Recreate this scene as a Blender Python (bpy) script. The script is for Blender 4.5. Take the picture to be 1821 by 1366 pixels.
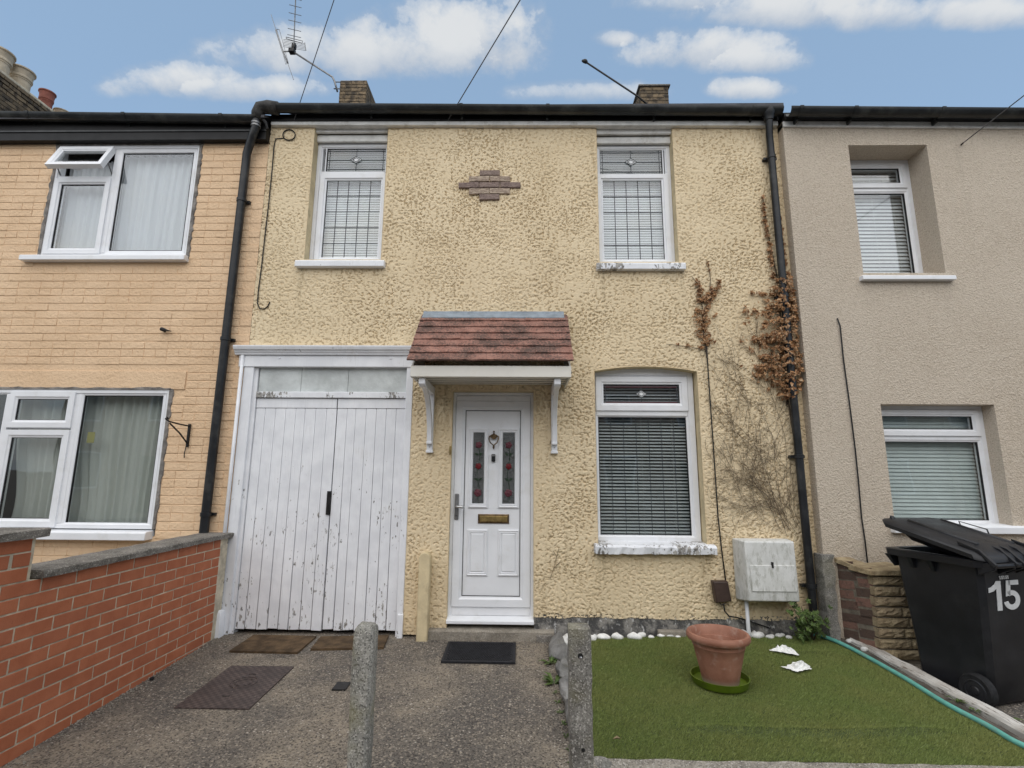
import bpy, bmesh, math, random
import numpy as np
from mathutils import Vector, Matrix, Euler
random.seed(7); RNG = np.random.default_rng(7)
R = math.radians
SC = bpy.context.scene
for o in list(bpy.data.objects): bpy.data.objects.remove(o)
COL = SC.collection

# ------------------------------------------------------------------ camera
PW, PH, FPX = 1821.0, 1366.0, 904.533
CAM = Vector((0.0, -4.7, 1.37533))
AX = np.array([[0.99981357, 0.01779972, 0.00748284],      # right
               [-0.00426099, -0.17458931, 0.98463212],    # up
               [-0.0188326, 0.98448044, 0.17448092]])     # forward
cd = bpy.data.cameras.new('camera'); cam = bpy.data.objects.new('camera', cd); COL.objects.link(cam)
cd.sensor_fit = 'HORIZONTAL'; cd.sensor_width = 36; cd.lens = FPX / PW * 36
cd.clip_start = 0.05; cd.clip_end = 2000
cam.matrix_world = Matrix(((AX[0][0], AX[1][0], -AX[2][0], CAM.x), (AX[0][1], AX[1][1], -AX[2][1], CAM.y),
                           (AX[0][2], AX[1][2], -AX[2][2], CAM.z), (0, 0, 0, 1)))
SC.camera = cam
def ray(px, py): return np.array([(px - PW / 2) / FPX, -(py - PH / 2) / FPX, 1.0]) @ AX
def F(px, py, Y=0.0):                # photo pixel -> point on the plane y = Y
    d = ray(px, py); t = (Y - CAM.y) / d[1]; return Vector((CAM.x + d[0] * t, Y, CAM.z + d[2] * t))
def FX(px, py, X):
    d = ray(px, py); t = (X - CAM.x) / d[0]; return Vector((X, CAM.y + d[1] * t, CAM.z + d[2] * t))
def GZ(y): return -0.02 + 0.04 * y    # paving falls towards the street
def TZ(y): return 0.03 + 0.03 * y     # lawn
def FG(px, py, a=-.02, b=.04):
    d = ray(px, py); t = (a + b * CAM.y - CAM.z) / (d[2] - b * d[1]); return Vector((CAM.x + d[0] * t, CAM.y + d[1] * t, CAM.z + d[2] * t))
def FT(px, py): return FG(px, py, .03, .03)

# ------------------------------------------------------------------ node helper
class X:                              # a socket that can be computed with
    def __init__(s, nt, sock): s.nt = nt; s.s = sock
    def _m(s, op, *a):
        n = s.nt.nodes.new('ShaderNodeMath'); n.operation = op
        for i, v in enumerate((s,) + a):
            if isinstance(v, X): s.nt.links.new(v.s, n.inputs[i])
            else: n.inputs[i].default_value = v
        return X(s.nt, n.outputs[0])
    def __add__(s, o): return s._m('ADD', o)
    def __sub__(s, o): return s._m('SUBTRACT', o)
    def __mul__(s, o): return s._m('MULTIPLY', o)
    def __truediv__(s, o): return s._m('DIVIDE', o)
    def mx(s, o): return s._m('MAXIMUM', o)
    def mn(s, o): return s._m('MINIMUM', o)
    def abs(s): return s._m('ABSOLUTE')
    def lt(s, o): return s._m('LESS_THAN', o)
    def atan2(s, o): return s._m('ARCTAN2', o)
    def asin(s): return s._m('ARCSINE')
    def sm(s, a, b, c=0., d=1.):
        n = s.nt.nodes.new('ShaderNodeMapRange'); n.interpolation_type = 'SMOOTHSTEP'
        s.nt.links.new(s.s, n.inputs[0])
        for i, v in zip((1, 2, 3, 4), (a, b, c, d)): n.inputs[i].default_value = v
        return X(s.nt, n.outputs[0])
def mixc(nt, f, a, b, mode='MIX'):
    n = nt.nodes.new('ShaderNodeMix'); n.data_type = 'RGBA'; n.blend_type = mode
    for i, v in ((0, f), (6, a), (7, b)):
        if isinstance(v, X): nt.links.new(v.s, n.inputs[i])
        elif i == 0: n.inputs[0].default_value = v
        else: n.inputs[i].default_value = (*v[:3], 1)
    return X(nt, n.outputs[2])
def xyz(nt, vec):
    n = nt.nodes.new('ShaderNodeSeparateXYZ'); nt.links.new(vec.s, n.inputs[0]); return [X(nt, o) for o in n.outputs]
def scaled(nt, vec, s, off=(0, 0, 0)):
    n = nt.nodes.new('ShaderNodeMapping'); nt.links.new(vec.s, n.inputs[0])
    n.inputs['Scale'].default_value = s; n.inputs['Location'].default_value = off; return X(nt, n.outputs[0])
def noise(nt, vec, scale, detail=3, rough=.55, dist=0):
    n = nt.nodes.new('ShaderNodeTexNoise'); nt.links.new(vec.s, n.inputs['Vector'])
    n.inputs['Scale'].default_value = scale; n.inputs['Detail'].default_value = detail
    n.inputs['Roughness'].default_value = rough; n.inputs['Distortion'].default_value = dist
    return X(nt, n.outputs['Fac'])
def voro(nt, vec, scale, feat='F1', out='Distance', rnd=1.0):
    n = nt.nodes.new('ShaderNodeTexVoronoi'); n.feature = feat; nt.links.new(vec.s, n.inputs['Vector'])
    n.inputs['Scale'].default_value = scale; n.inputs['Randomness'].default_value = rnd; return X(nt, n.outputs[out])

# ------------------------------------------------------------------ sky and sun
SUN_EL, SUN_AZ = R(51), R(-176)       # high, over the street behind the camera
w = bpy.data.worlds.new('World'); SC.world = w; w.use_nodes = True
nt = w.node_tree; nt.nodes.clear()
sk = nt.nodes.new('ShaderNodeTexSky'); sk.sky_type = 'NISHITA'; sk.sun_disc = False
sk.sun_elevation = SUN_EL; sk.sun_rotation = SUN_AZ; sk.air_density = 1.0; sk.dust_density = 1.5; sk.ozone_density = 1.5
tc = nt.nodes.new('ShaderNodeTexCoord'); D = X(nt, tc.outputs['Generated'])
dx, dy, dz = xyz(nt, D)
AZ = dx.atan2(dy); EL = dz.asin(); fy = dy.mx(.02); TU = dx / fy; TV = dz / fy      # tangents seen facing the house
n1 = noise(nt, scaled(nt, D, (1, 1, 1.25), (1, 5, 0)), 10, 7, .62); n2 = noise(nt, scaled(nt, D, (1, 1, 1.3), (3, 1, 2)), 30, 5, .6)
wob = (n1 - .5) * 5.6 + (n2 - .5) * 1.5
clouds = [(330, 148, 95, 27, 1), (430, 160, 100, 20, .8), (540, 95, 130, 36, .85), (680, 95, 150, 46, 1), (830, 75, 105, 58, 1.1),
          (1270, 92, 105, 33, 1), (1350, 108, 60, 24, .95), (1330, 160, 48, 17, .9), (1045, 166, 85, 15, .6), (1095, 72, 30, 12, .6),
          (1430, 20, 170, 32, .9), (1560, 28, 80, 30, .9), (1730, 24, 90, 28, .95), (1250, 6, 90, 18, .7)]
mask = None; lit = None
for (px, py, hx, hy, k) in clouds:
    hx, hy = hx * 1.18, hy * 1.18; d = ray(px, py); d2 = ray(px + hx, py); d3 = ray(px, py - hy)
    u = (TU - d[0] / d[1]) * (1 / abs(d2[0] / d2[1] - d[0] / d[1])); v = (TV - d[2] / d[1]) * (1 / abs(d3[2] / d3[1] - d[2] / d[1]))
    vv = v.mx(v * -1.5)               # flatter underside
    q = (u * u + vv * vv) * -1.0 + 1.0
    q = (q + wob * .9 + .55) * k
    li = v.sm(-.9, .8) * q.sm(0, .4)
    lit = li if lit is None else lit.mx(li)
    mask = q if mask is None else mask.mx(q)
# broken cloud goes on over the unseen sky, cover thickened to neutralise ambient light
g = noise(nt, scaled(nt, D, (1, 1, 2.2), (7, 3, 1)), 3.2, 7, .58)
side = AZ.abs().sm(.82, 1.0).mx(EL.sm(.95, 1.05))
gm = ((g - .44) * 7.0 + (n2 - .5) * .8) * side - (side * -1.0 + 1.0)
mask = (mask * (side * -1.0 + 1.0) - side).mx(gm); lit = lit.mx(gm.sm(.0, 1.2))
dens = mask.sm(-.7, 1.5)
shade = (lit * .75 + (n1 - .5) * 1.1 + .22)
ccol = mixc(nt, shade.sm(0, 1), (2.6, 2.9, 3.35), (4.7, 4.65, 4.5))
sky = mixc(nt, .6, X(nt, sk.outputs[0]), (2.0, 2.95, 4.05))
fin = mixc(nt, dens * .78, sky, ccol)
bg = nt.nodes.new('ShaderNodeBackground'); nt.links.new(fin.s, bg.inputs[0]); bg.inputs[1].default_value = 0.10
w.cycles.sampling_method = 'MANUAL'; w.cycles.sample_map_resolution = 256
wo = nt.nodes.new('ShaderNodeOutputWorld'); nt.links.new(bg.outputs[0], wo.inputs[0])
sl = bpy.data.lights.new('sun', 'SUN'); sl.energy = 1.5; sl.angle = R(100); sl.color = (1.0, .945, .87)
so = bpy.data.objects.new('sun', sl); COL.objects.link(so)
sd = Vector((math.sin(SUN_AZ) * math.cos(SUN_EL), math.cos(SUN_AZ) * math.cos(SUN_EL), math.sin(SUN_EL)))
so.rotation_euler = sd.to_track_quat('Z', 'Y').to_euler(); so.location = (-3, -12, 14)
SC.view_settings.view_transform = 'Standard'; SC.view_settings.look = 'None'
SC.view_settings.gamma = 1; SC.view_settings.use_curve_mapping = False; SC.view_settings.exposure = 0.86
SC.render.engine = 'CYCLES'

# ------------------------------------------------------------------ materials
MATS = {}
def base(name):
    m = bpy.data.materials.new(name); m.use_nodes = True; nt = m.node_tree
    b = nt.nodes['Principled BSDF']; b.inputs['Specular IOR Level'].default_value = .35
    g = nt.nodes.new('ShaderNodeNewGeometry'); MATS[name] = m
    return m, nt, b, X(nt, g.outputs['Position'])
def setc(nt, b, c):
    if isinstance(c, X): nt.links.new(c.s, b.inputs['Base Color'])
    else: b.inputs['Base Color'].default_value = (*c, 1)
def bump(nt, b, h, dist=.003, st=1.0):
    n = nt.nodes.new('ShaderNodeBump'); nt.links.new(h.s, n.inputs['Height']); n.inputs['Distance'].default_value = dist
    n.inputs['Strength'].default_value = st; nt.links.new(n.outputs[0], b.inputs['Normal'])
def simple(name, c, rough=.6, var=.12, vs=5.0, bs=0, bd=.002, metal=0, spec=.35, orand=0.0, dirt=None, ds=3.0, da=.5):
    m, nt, b, P = base(name)
    n = noise(nt, P, vs, 5, .6)
    lo = tuple(v * (1 - var * 1.6) for v in c); hi = tuple(min(.95, v * (1 + var)) for v in c)
    col = mixc(nt, n.sm(.3, .7), lo, hi)
    if orand:
        oi = nt.nodes.new('ShaderNodeObjectInfo'); r = X(nt, oi.outputs['Random'])
        col = mixc(nt, r * orand, col, tuple(v * .45 for v in c))
    if dirt:
        dn = noise(nt, P, ds, 6, .65); col = mixc(nt, dn.sm(.5, .72) * da, col, dirt)
    setc(nt, b, col); b.inputs['Metallic'].default_value = metal; b.inputs['Specular IOR Level'].default_value = spec
    rn = noise(nt, P, vs * 3, 3); r = rn * .18 + (rough - .09); nt.links.new(r.s, b.inputs['Roughness'])
    if bs: bump(nt, b, noise(nt, P, bs, 4, .6), bd)
    return m
# stucco of the cream house: colour only, the relief is modelled
m, nt, b, P = base('stucco')
px_, py_, pz_ = xyz(nt, P)
c = mixc(nt, noise(nt, P, 1.6, 5, .6).sm(.3, .72), (.69, .55, .35), (.77, .63, .42))
c = mixc(nt, noise(nt, P, 30, 3).sm(.3, .75) * .35, c, (.80, .68, .48))
st = noise(nt, scaled(nt, P, (5, 1, .5)), 1.6, 4, .6).sm(.56, .76)
c = mixc(nt, st * .34, c, (.42, .32, .18))
for (sx, sw_, sz) in ((-2.16, .05, 3.36), (-1.42, .05, 3.36), (.80, .05, 3.33), (1.52, .06, 3.33), (.72, .05, .70), (1.62, .06, .70), (-.98, .05, 2.2), (.45, .05, 2.2)):   # run-off stains under the sills
    run = ((px_ - sx) / sw_).abs().sm(1.3, .1) * pz_.sm(sz - .65, sz - .05) * (pz_ - sz).lt(0) * noise(nt, scaled(nt, P, (9, 1, .9)), 3, 4).sm(.38, .62)
    c = mixc(nt, run * .42, c, (.36, .28, .16))
foot = pz_.sm(.75, .12) * noise(nt, P, 5, 4).sm(.35, .7)
c = mixc(nt, foot * .3, c, (.40, .30, .17))
setc(nt, b, c); b.inputs['Roughness'].default_value = .85
bump(nt, b, noise(nt, P, 160, 3, .6), .002)
simple('cream_smooth', (.64, .53, .33), .8, .1, 6, 60, .003, dirt=(.35, .28, .17), ds=9, da=.5)
# painted brick
m, nt, b, P = base('peach_paint')
c = mixc(nt, noise(nt, P, 1.8, 5, .6).sm(.3, .7), (.73, .51, .315), (.80, .575, .37))
c = mixc(nt, noise(nt, P, 26, 4).sm(.6, .78) * .5, c, (.62, .43, .27))
c = mixc(nt, noise(nt, P, 70, 3).sm(.70, .77) * .5, c, (.26, .18, .12))
setc(nt, b, c); b.inputs['Roughness'].default_value = .7; bump(nt, b, noise(nt, P, 38, 5, .62), .012)
# rough-cast of the right house
m, nt, b, P = base('roughcast')
v = voro(nt, P, 70); n = noise(nt, P, 85, 4, .65)
c = mixc(nt, noise(nt, P, 1.2, 5, .6).sm(.3, .7), (.50, .415, .32), (.57, .485, .385))
c = mixc(nt, n.sm(.35, .68), c, (.62, .54, .44)); c = mixc(nt, n.sm(.5, .3) * .35, c, (.32, .265, .20))
st = noise(nt, scaled(nt, P, (4, 1, .4)), 1.5, 4, .6).sm(.55, .8); c = mixc(nt, st * .25, c, (.27, .23, .18))
setc(nt, b, c); b.inputs['Roughness'].default_value = .9; bump(nt, b, n + v * .6, .009)
simple('upvc', (.80, .81, .83), .32, .03, 3, spec=.45, dirt=(.62, .61, .58), ds=7, da=.35)
simple('upvc_cream', (.76, .73, .66), .4, .04, 3, dirt=(.55, .5, .4), ds=6, da=.4)
simple('white_wood', (.72, .71, .68), .6, .08, 8, 90, .003, dirt=(.42, .39, .33), ds=12, da=.6)
# peeling white paint on old timber
def peel(name, amt, zlo=None):
    m, nt, b, P = base(name); a, b2, z = xyz(nt, P)
    n = noise(nt, scaled(nt, P, (1, 1, .42)), 46, 5, .62); big = noise(nt, P, 3.0, 4, .6)
    gr = noise(nt, scaled(nt, P, (1, 1, .06)), 90, 3)
    dens = big.sm(.38, .68)
    if zlo: dens = dens * z.sm(1.8, 1.15) * .8 + z.sm(.5, .0) * .3
    f = (n + dens * .17 * amt).sm(.715, .76)
    c = mixc(nt, noise(nt, P, 6, 4).sm(.3, .7), (.73, .74, .765), (.83, .84, .86))
    c = mixc(nt, gr.sm(.5, .8) * .25, c, (.55, .55, .56))
    c = mixc(nt, (big.sm(.45, .75) * gr).sm(.2, .7) * .35, c, (.5, .48, .46))
    c = mixc(nt, f, c, mixc(nt, noise(nt, P, 25, 3).sm(.35, .65), (.16, .15, .14), (.42, .40, .37)))
    setc(nt, b, c); b.inputs['Roughness'].default_value = .55
    bump(nt, b, f * -1.0 + gr * .4, .002)
peel('peeling_white', 1.0, True); peel('peeling_sill', 1.9); peel('peeling_mild', .45)
m, nt, b, P = base('kerb_timber')
gr = noise(nt, scaled(nt, P, (6, .6, 6)), 13, 5, .65)
setc(nt, b, mixc(nt, gr.sm(.34, .48), (.13, .10, .075), mixc(nt, noise(nt, P, 4, 3).sm(.3, .7), (.40, .37, .33), (.62, .60, .56))))
b.inputs['Roughness'].default_value = .85; bump(nt, b, gr, .004)
simple('black_plastic', (.016, .017, .019), .38, .25, 4, dirt=(.06, .06, .055), ds=6, da=.6)
simple('black_fascia', (.005, .0045, .005), .55, .3, 4)
simple('gutter_plastic', (.020, .022, .023), .35, .3, 4, dirt=(.07, .072, .068), ds=5, da=.7)
simple('gutter_dirty', (.035, .034, .032), .7, .4, 14, 40, .004, dirt=(.13, .125, .11), ds=9, da=.7)
simple('lead', (.24, .28, .32), .5, .15, 12, 40, .002)
simple('iron_black', (.012, .011, .011), .5, .3, 20)
simple('rubber', (.014, .014, .015), .8, .3, 20)
simple('bin_plastic', (.013, .0135, .016), .38, .18, 5, 260, .0006, dirt=(.028, .028, .030), ds=4, da=.5)
simple('bin_lid', (.017, .0175, .020), .42, .18, 5, 260, .0006, dirt=(.04, .04, .04), ds=4, da=.5)
simple('number_white', (.62, .63, .63), .5, .06, 10)
simple('brass', (.42, .30, .12), .38, .2, 30, metal=.85)
simple('bronze', (.13, .085, .045), .42, .3, 30, metal=.7)
simple('steel', (.55, .55, .55), .3, .1, 20, metal=.9)
simple('dull_steel', (.22, .22, .22), .45, .15, 20, metal=.7)
simple('lead_came', (.06, .065, .07), .5, .1, 20)
simple('dark_gap', (.015, .014, .013), .9, .2, 10)
simple('gasket', (.02, .02, .022), .7, .1, 10)
simple('room_dark', (.10, .095, .09), .9, .2, 2)
simple('room_floor', (.07, .05, .035), .8, .2, 4)
simple('blind_white', (.84, .85, .85), .5, .05, 4)
simple('blind_green', (.68, .74, .71), .5, .05, 4)
simple('blind_grey', (.66, .68, .68), .45, .08, 4)
simple('frosted_grey', (.58, .61, .60), .45, .12, 4, 20, .004, dirt=(.38, .41, .39), ds=6, da=.5)
simple('mortar', (.62, .55, .42), .95, .18, 14, 150, .004, dirt=(.28, .24, .18), ds=5, da=.5)
simple('mortar_grey', (.25, .23, .21), .95, .3, 12, 70, .01)
simple('mortar_dark', (.20, .17, .13), .95, .25, 12, 90, .006)
m, nt, b, P = base('red_brick')
oi = nt.nodes.new('ShaderNodeObjectInfo'); r = X(nt, oi.outputs['Random'])
c = mixc(nt, noise(nt, P, 9, 4).sm(.3, .7), (.40, .125, .056), (.48, .165, .080)); c = mixc(nt, r * .45, c, (.33, .105, .056))
c = mixc(nt, noise(nt, P, 90, 3).sm(.62, .75) * .4, c, (.15, .05, .03)); setc(nt, b, c)
b.inputs['Roughness'].default_value = .8; bump(nt, b, noise(nt, P, 140, 4, .6), .002)
m, nt, b, P = base('brown_brick')
oi = nt.nodes.new('ShaderNodeObjectInfo'); r = X(nt, oi.outputs['Random'])
c = mixc(nt, r.sm(.2, .8), (.105, .068, .052), (.23, .125, .095)); c = mixc(nt, noise(nt, P, 22, 5).sm(.45, .7) * .6, c, (.075, .055, .045))
c = mixc(nt, noise(nt, P, 45, 4).sm(.66, .74) * .6, c, (.34, .29, .23)); setc(nt, b, c)
b.inputs['Roughness'].default_value = .9; bump(nt, b, noise(nt, P, 70, 5, .6), .006)
m, nt, b, P = base('yellow_stone')
oi = nt.nodes.new('ShaderNodeObjectInfo'); r = X(nt, oi.outputs['Random'])
c = mixc(nt, noise(nt, P, 14, 5).sm(.3, .7), (.25, .185, .105), (.43, .34, .205)); c = mixc(nt, r * .5, c, (.26, .20, .14))
setc(nt, b, c); b.inputs['Roughness'].default_value = .9; bump(nt, b, noise(nt, P, 45, 5, .65), .015)
m, nt, b, P = base('stock_brick')
oi = nt.nodes.new('ShaderNodeObjectInfo'); r = X(nt, oi.outputs['Random'])
c = mixc(nt, r, (.12, .092, .06), (.23, .17, .105)); c = mixc(nt, noise(nt, P, 9, 5).sm(.45, .62) * .8, c, (.035, .03, .026))
setc(nt, b, c); b.inputs['Roughness'].default_value = .9; bump(nt, b, noise(nt, P, 60, 5, .65), .01)
m, nt, b, P = base('deco_brick')
oi = nt.nodes.new('ShaderNodeObjectInfo'); r = X(nt, oi.outputs['Random'])
c = mixc(nt, noise(nt, scaled(nt, P, (1, 1, 2.5)), 24, 5).sm(.35, .65), (.155, .11, .10), (.27, .20, .175)); c = mixc(nt, r * .35, c, (.36, .28, .22))
setc(nt, b, c); b.inputs['Roughness'].default_value = .9; bump(nt, b, noise(nt, P, 50, 5, .65), .01)
m, nt, b, P = base('deco_tan')
setc(nt, b, mixc(nt, noise(nt, scaled(nt, P, (1, 1, 2.5)), 26, 5).sm(.35, .65), (.27, .20, .155), (.50, .405, .31))); b.inputs['Roughness'].default_value = .9; bump(nt, b, noise(nt, P, 50, 5, .65), .01)
# concrete slabs
def conc(name, lo, hi, speck=.5, moss=0):
    m, nt, b, P = base(name)
    c = mixc(nt, noise(nt, P, 7, 6, .65).sm(.3, .7), lo, hi)
    v = voro(nt, P, 170, out='Color'); vr, vg, vb = xyz(nt, v)
    c = mixc(nt, vr.sm(.78, .86) * speck, c, (.55, .52, .47)); c = mixc(nt, vg.sm(.75, .85) * speck, c, (.035, .033, .03))
    if moss: c = mixc(nt, noise(nt, P, 5, 4).sm(.45, .7) * moss, c, (.22, .20, .09))
    setc(nt, b, c); b.inputs['Roughness'].default_value = .92
    bump(nt, b, voro(nt, P, 170) * .5 + noise(nt, P, 60, 5, .65), .004)
conc('coping_concrete', (.115, .105, .09), (.22, .20, .175), .35)
conc('post_concrete', (.19, .185, .165), (.36, .345, .305), .6, .5)
conc('post_concrete_dark', (.12, .11, .095), (.26, .245, .215), .5, .3)
conc('step_concrete', (.20, .175, .14), (.31, .275, .225), .25)
conc('kerb_concrete', (.20, .18, .15), (.34, .31, .26), .5)
conc('rough_grey', (.15, .145, .13), (.30, .285, .26), .4, .25)
m, nt, b, P = base('plinth_cement')
n = noise(nt, P, 9, 6, .7); c = mixc(nt, n.sm(.42, .62), (.07, .068, .066), (.26, .245, .22))
c = mixc(nt, noise(nt, scaled(nt, P, (1, 1, .6)), 28, 5, .65).sm(.56, .66) * .75, c, (.58, .57, .55)); setc(nt, b, c)
b.inputs['Roughness'].default_value = .9; bump(nt, b, n, .02)
# exposed aggregate paving
m, nt, b, P = base('aggregate')
v1 = voro(nt, P, 62, out='Color'); r1, g1, b1 = xyz(nt, v1); d1 = voro(nt, P, 62)
v2 = voro(nt, P, 130, out='Color'); r2, g2, b2 = xyz(nt, v2)
big = noise(nt, P, 1.1, 5, .62); mid = noise(nt, P, 6, 5, .6)
matrix_c = mixc(nt, big.sm(.40, .60), (.125, .110, .094), (.265, .222, .168))
c = mixc(nt, mid.sm(.35, .7) * .5, matrix_c, (.085, .075, .067))
stone = mixc(nt, g1, (.10, .085, .073), (.34, .29, .23)); cov = r1.sm(.35, .45) * d1.sm(.62, .40)
c = mixc(nt, cov * .9, c, stone); c = mixc(nt, (b1.sm(.93, .96) * d1.sm(.5, .3)) * .85, c, (.46, .41, .35))
c = mixc(nt, (r2.sm(.92, .95)) * .5, c, (.36, .31, .25)); c = mixc(nt, g2.sm(.76, .84) * .7, c, (.026, .022, .020))
setc(nt, b, c); b.inputs['Roughness'].default_value = .88
bump(nt, b, d1.sm(.6, .2) * .8 + noise(nt, P, 120, 3) * .6, .006)
simple('ground_dirt', (.10, .085, .07), .95, .3, 5, 50, .01)
simple('asphalt', (.05, .05, .052), .9, .2, 4, 120, .006)
simple('paving', (.22, .21, .20), .9, .15, 2, 80, .004)
m, nt, b, P = base('turf_blade')
n = noise(nt, P, 150, 2); big = noise(nt, P, 2.2, 4)
c = mixc(nt, n.sm(.3, .7), (.165, .215, .058), (.290, .355, .110)); c = mixc(nt, big.sm(.35, .7) * .6, c, (.29, .30, .10))
c = mixc(nt, noise(nt, P, 330, 1).sm(.62, .7) * .35, c, (.30, .27, .14)); setc(nt, b, c); b.inputs['Roughness'].default_value = .5
simple('turf_back', (.07, .09, .03), .9, .2, 40)
m, nt, b, P = base('terracotta')
c = mixc(nt, noise(nt, P, 9, 5).sm(.3, .7), (.25, .108, .068), (.335, .16, .105)); a_, b_, z_ = xyz(nt, P)
c = mixc(nt, noise(nt, P, 16, 5).sm(.5, .75) * .5, c, (.50, .36, .29)); c = mixc(nt, z_.sm(.075, .02) * .8, c, (.50, .42, .34)); setc(nt, b, c)
b.inputs['Roughness'].default_value = .65; bump(nt, b, noise(nt, P, 90, 3), .001)
simple('green_plastic', (.12, .185, .012), .4, .12, 10, dirt=(.06, .07, .02), ds=18, da=.6)
simple('hose_green', (.14, .43, .36), .45, .1, 12, dirt=(.20, .30, .25), ds=14, da=.6)
m, nt, b, P = base('clay_tile')
oi = nt.nodes.new('ShaderNodeObjectInfo'); r = X(nt, oi.outputs['Random'])
c = mixc(nt, noise(nt, P, 12, 5).sm(.3, .7), (.27, .128, .095), (.37, .195, .150)); c = mixc(nt, r * .5, c, (.20, .11, .085))
c = mixc(nt, (noise(nt, P, 60, 5, .7) + noise(nt, P, 4, 3) * .6).sm(.70, .92) * .85, c, (.055, .042, .036))
c = mixc(nt, noise(nt, P, 85, 4).sm(.68, .74) * .5, c, (.5, .40, .33)); setc(nt, b, c)
b.inputs['Roughness'].default_value = .85; bump(nt, b, noise(nt, P, 110, 4, .6), .003)
simple('coir', (.125, .080, .042), .98, .3, 9, 220, .012)
simple('mat_rubber', (.016, .016, .019), .7, .25, 30)
m, nt, b, P = base('manhole_iron')
ch = nt.nodes.new('ShaderNodeTexChecker'); nt.links.new(scaled(nt, P, (1, 1, 0)).s, ch.inputs[0]); ch.inputs['Scale'].default_value = 40
c = mixc(nt, noise(nt, P, 11, 5).sm(.3, .7), (.055, .041, .038), (.10, .074, .066)); c = mixc(nt, X(nt, ch.outputs['Fac']) * .7, c, (.030, .022, .020)); c = mixc(nt, noise(nt, P, 45, 4).sm(.68, .75) * .8, c, (.42, .36, .30))
setc(nt, b, c); b.inputs['Roughness'].default_value = .6; bump(nt, b, X(nt, ch.outputs['Fac']), .008)
simple('white_stone', (.80, .79, .76), .8, .1, 14, 60, .006, dirt=(.42, .39, .33), ds=16, da=.5)
simple('grey_rock', (.20, .195, .185), .9, .25, 9, 40, .012, dirt=(.12, .115, .09), ds=7, da=.6)
simple('white_paper', (.80, .80, .78), .8, .05, 10)
m, nt, b, P = base('dead_leaf')
c = mixc(nt, noise(nt, P, 28, 2).sm(.35, .65), (.16, .066, .024), (.40, .215, .095)); c = mixc(nt, noise(nt, P, 60, 1).sm(.52, .68) * .85, c, (.52, .38, .24)); setc(nt, b, c)
b.inputs['Roughness'].default_value = .7
simple('twig', (.085, .06, .04), .9, .3, 30)
simple('twig_mid', (.14, .105, .07), .9, .3, 30)
simple('twig_pale', (.23, .17, .10), .9, .3, 30)
m, nt, b, P = base('green_leaf')
c = mixc(nt, noise(nt, P, 30, 2).sm(.3, .7), (.035, .065, .014), (.10, .15, .035)); setc(nt, b, c); b.inputs['Roughness'].default_value = .5
simple('brown_plastic', (.065, .042, .035), .4, .15, 10)
m, nt, b, P = base('meter_white')
c = mixc(nt, noise(nt, P, 10, 6, .65).sm(.35, .7), (.60, .60, .57), (.72, .72, .70))
c = mixc(nt, noise(nt, scaled(nt, P, (2, 2, .8)), 12, 6, .75).sm(.47, .66) * .7, c, (.33, .33, .28)); c = mixc(nt, noise(nt, P, 70, 3).sm(.7, .75) * .7, c, (.2, .19, .16))
setc(nt, b, c); b.inputs['Roughness'].default_value = .55
simple('pot_cream', (.50, .42, .31), .8, .12, 10); simple('pot_red', (.25, .085, .06), .8, .15, 10)
simple('roof_slate', (.07, .07, .078), .7, .2, 6, 40, .004)
simple('rose_red', (.15, .006, .010), .4, .2, 60); simple('rose_pink', (.12, .030, .042), .4, .2, 60); simple('rose_green', (.02, .045, .02), .4, .2, 60)
simple('wire_black', (.012, .012, .013), .6, .2, 10); simple('wire_grey', (.10, .10, .105), .6, .2, 10)
simple('note_yellow', (.20, .20, .08), .7, .05, 5)
simple('glass_opposite', (.10, .12, .13), .1, .1, 2, spec=.6)
simple('car_white', (.75, .75, .75), .2, .02, 2); simple('opp_brick', (.42, .33, .26), .9, .2, 3)
def glass(name, tint, refl, bumpy=0):
    m = bpy.data.materials.new(name); m.use_nodes = True; nt = m.node_tree; nt.nodes.clear(); MATS[name] = m
    t = nt.nodes.new('ShaderNodeBsdfTransparent'); t.inputs[0].default_value = (*tint, 1)
    gl = nt.nodes.new('ShaderNodeBsdfGlossy'); gl.inputs['Roughness'].default_value = .015 if not bumpy else .12
    lw = nt.nodes.new('ShaderNodeLayerWeight'); lw.inputs[0].default_value = .5
    f = X(nt, lw.outputs['Facing']); f = (f * f * f * f * f * .96 + .04) * refl
    gp = nt.nodes.new('ShaderNodeNewGeometry'); P = X(nt, gp.outputs['Position'])
    bn = nt.nodes.new('ShaderNodeBump'); bn.inputs['Distance'].default_value = .0015 if not bumpy else .01
    nt.links.new((noise(nt, P, 2.2, 1) if not bumpy else noise(nt, P, 70, 3, dist=1.0)).s, bn.inputs['Height']); nt.links.new(bn.outputs[0], gl.inputs['Normal'])
    mx = nt.nodes.new('ShaderNodeMixShader'); nt.links.new(f.mn(1.0).s, mx.inputs[0]); nt.links.new(t.outputs[0], mx.inputs[1]); nt.links.new(gl.outputs[0], mx.inputs[2])
    o = nt.nodes.new('ShaderNodeOutputMaterial'); nt.links.new(mx.outputs[0], o.inputs[0])
glass('glass', (.95, .965, .965), 2.2); glass('glass_fan_shaded', (.76, .78, .78), 2.2); glass('glass_dark', (.91, .93, .925), 2.4); glass('glass_textured', (.34, .37, .36), 3.2, 1)  # fanlight glass tinted darker to carry the shade of the deep window head
m, nt, b, P = base('net_cloth')
b.inputs['Base Color'].default_value = (.70, .72, .74, 1); b.inputs['Roughness'].default_value = .9; b.inputs['Alpha'].default_value = .82
m, nt, b, P = base('voile_cloth')
b.inputs['Base Color'].default_value = (.74, .75, .70, 1); b.inputs['Roughness'].default_value = .9; b.inputs['Alpha'].default_value = .86

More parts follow.
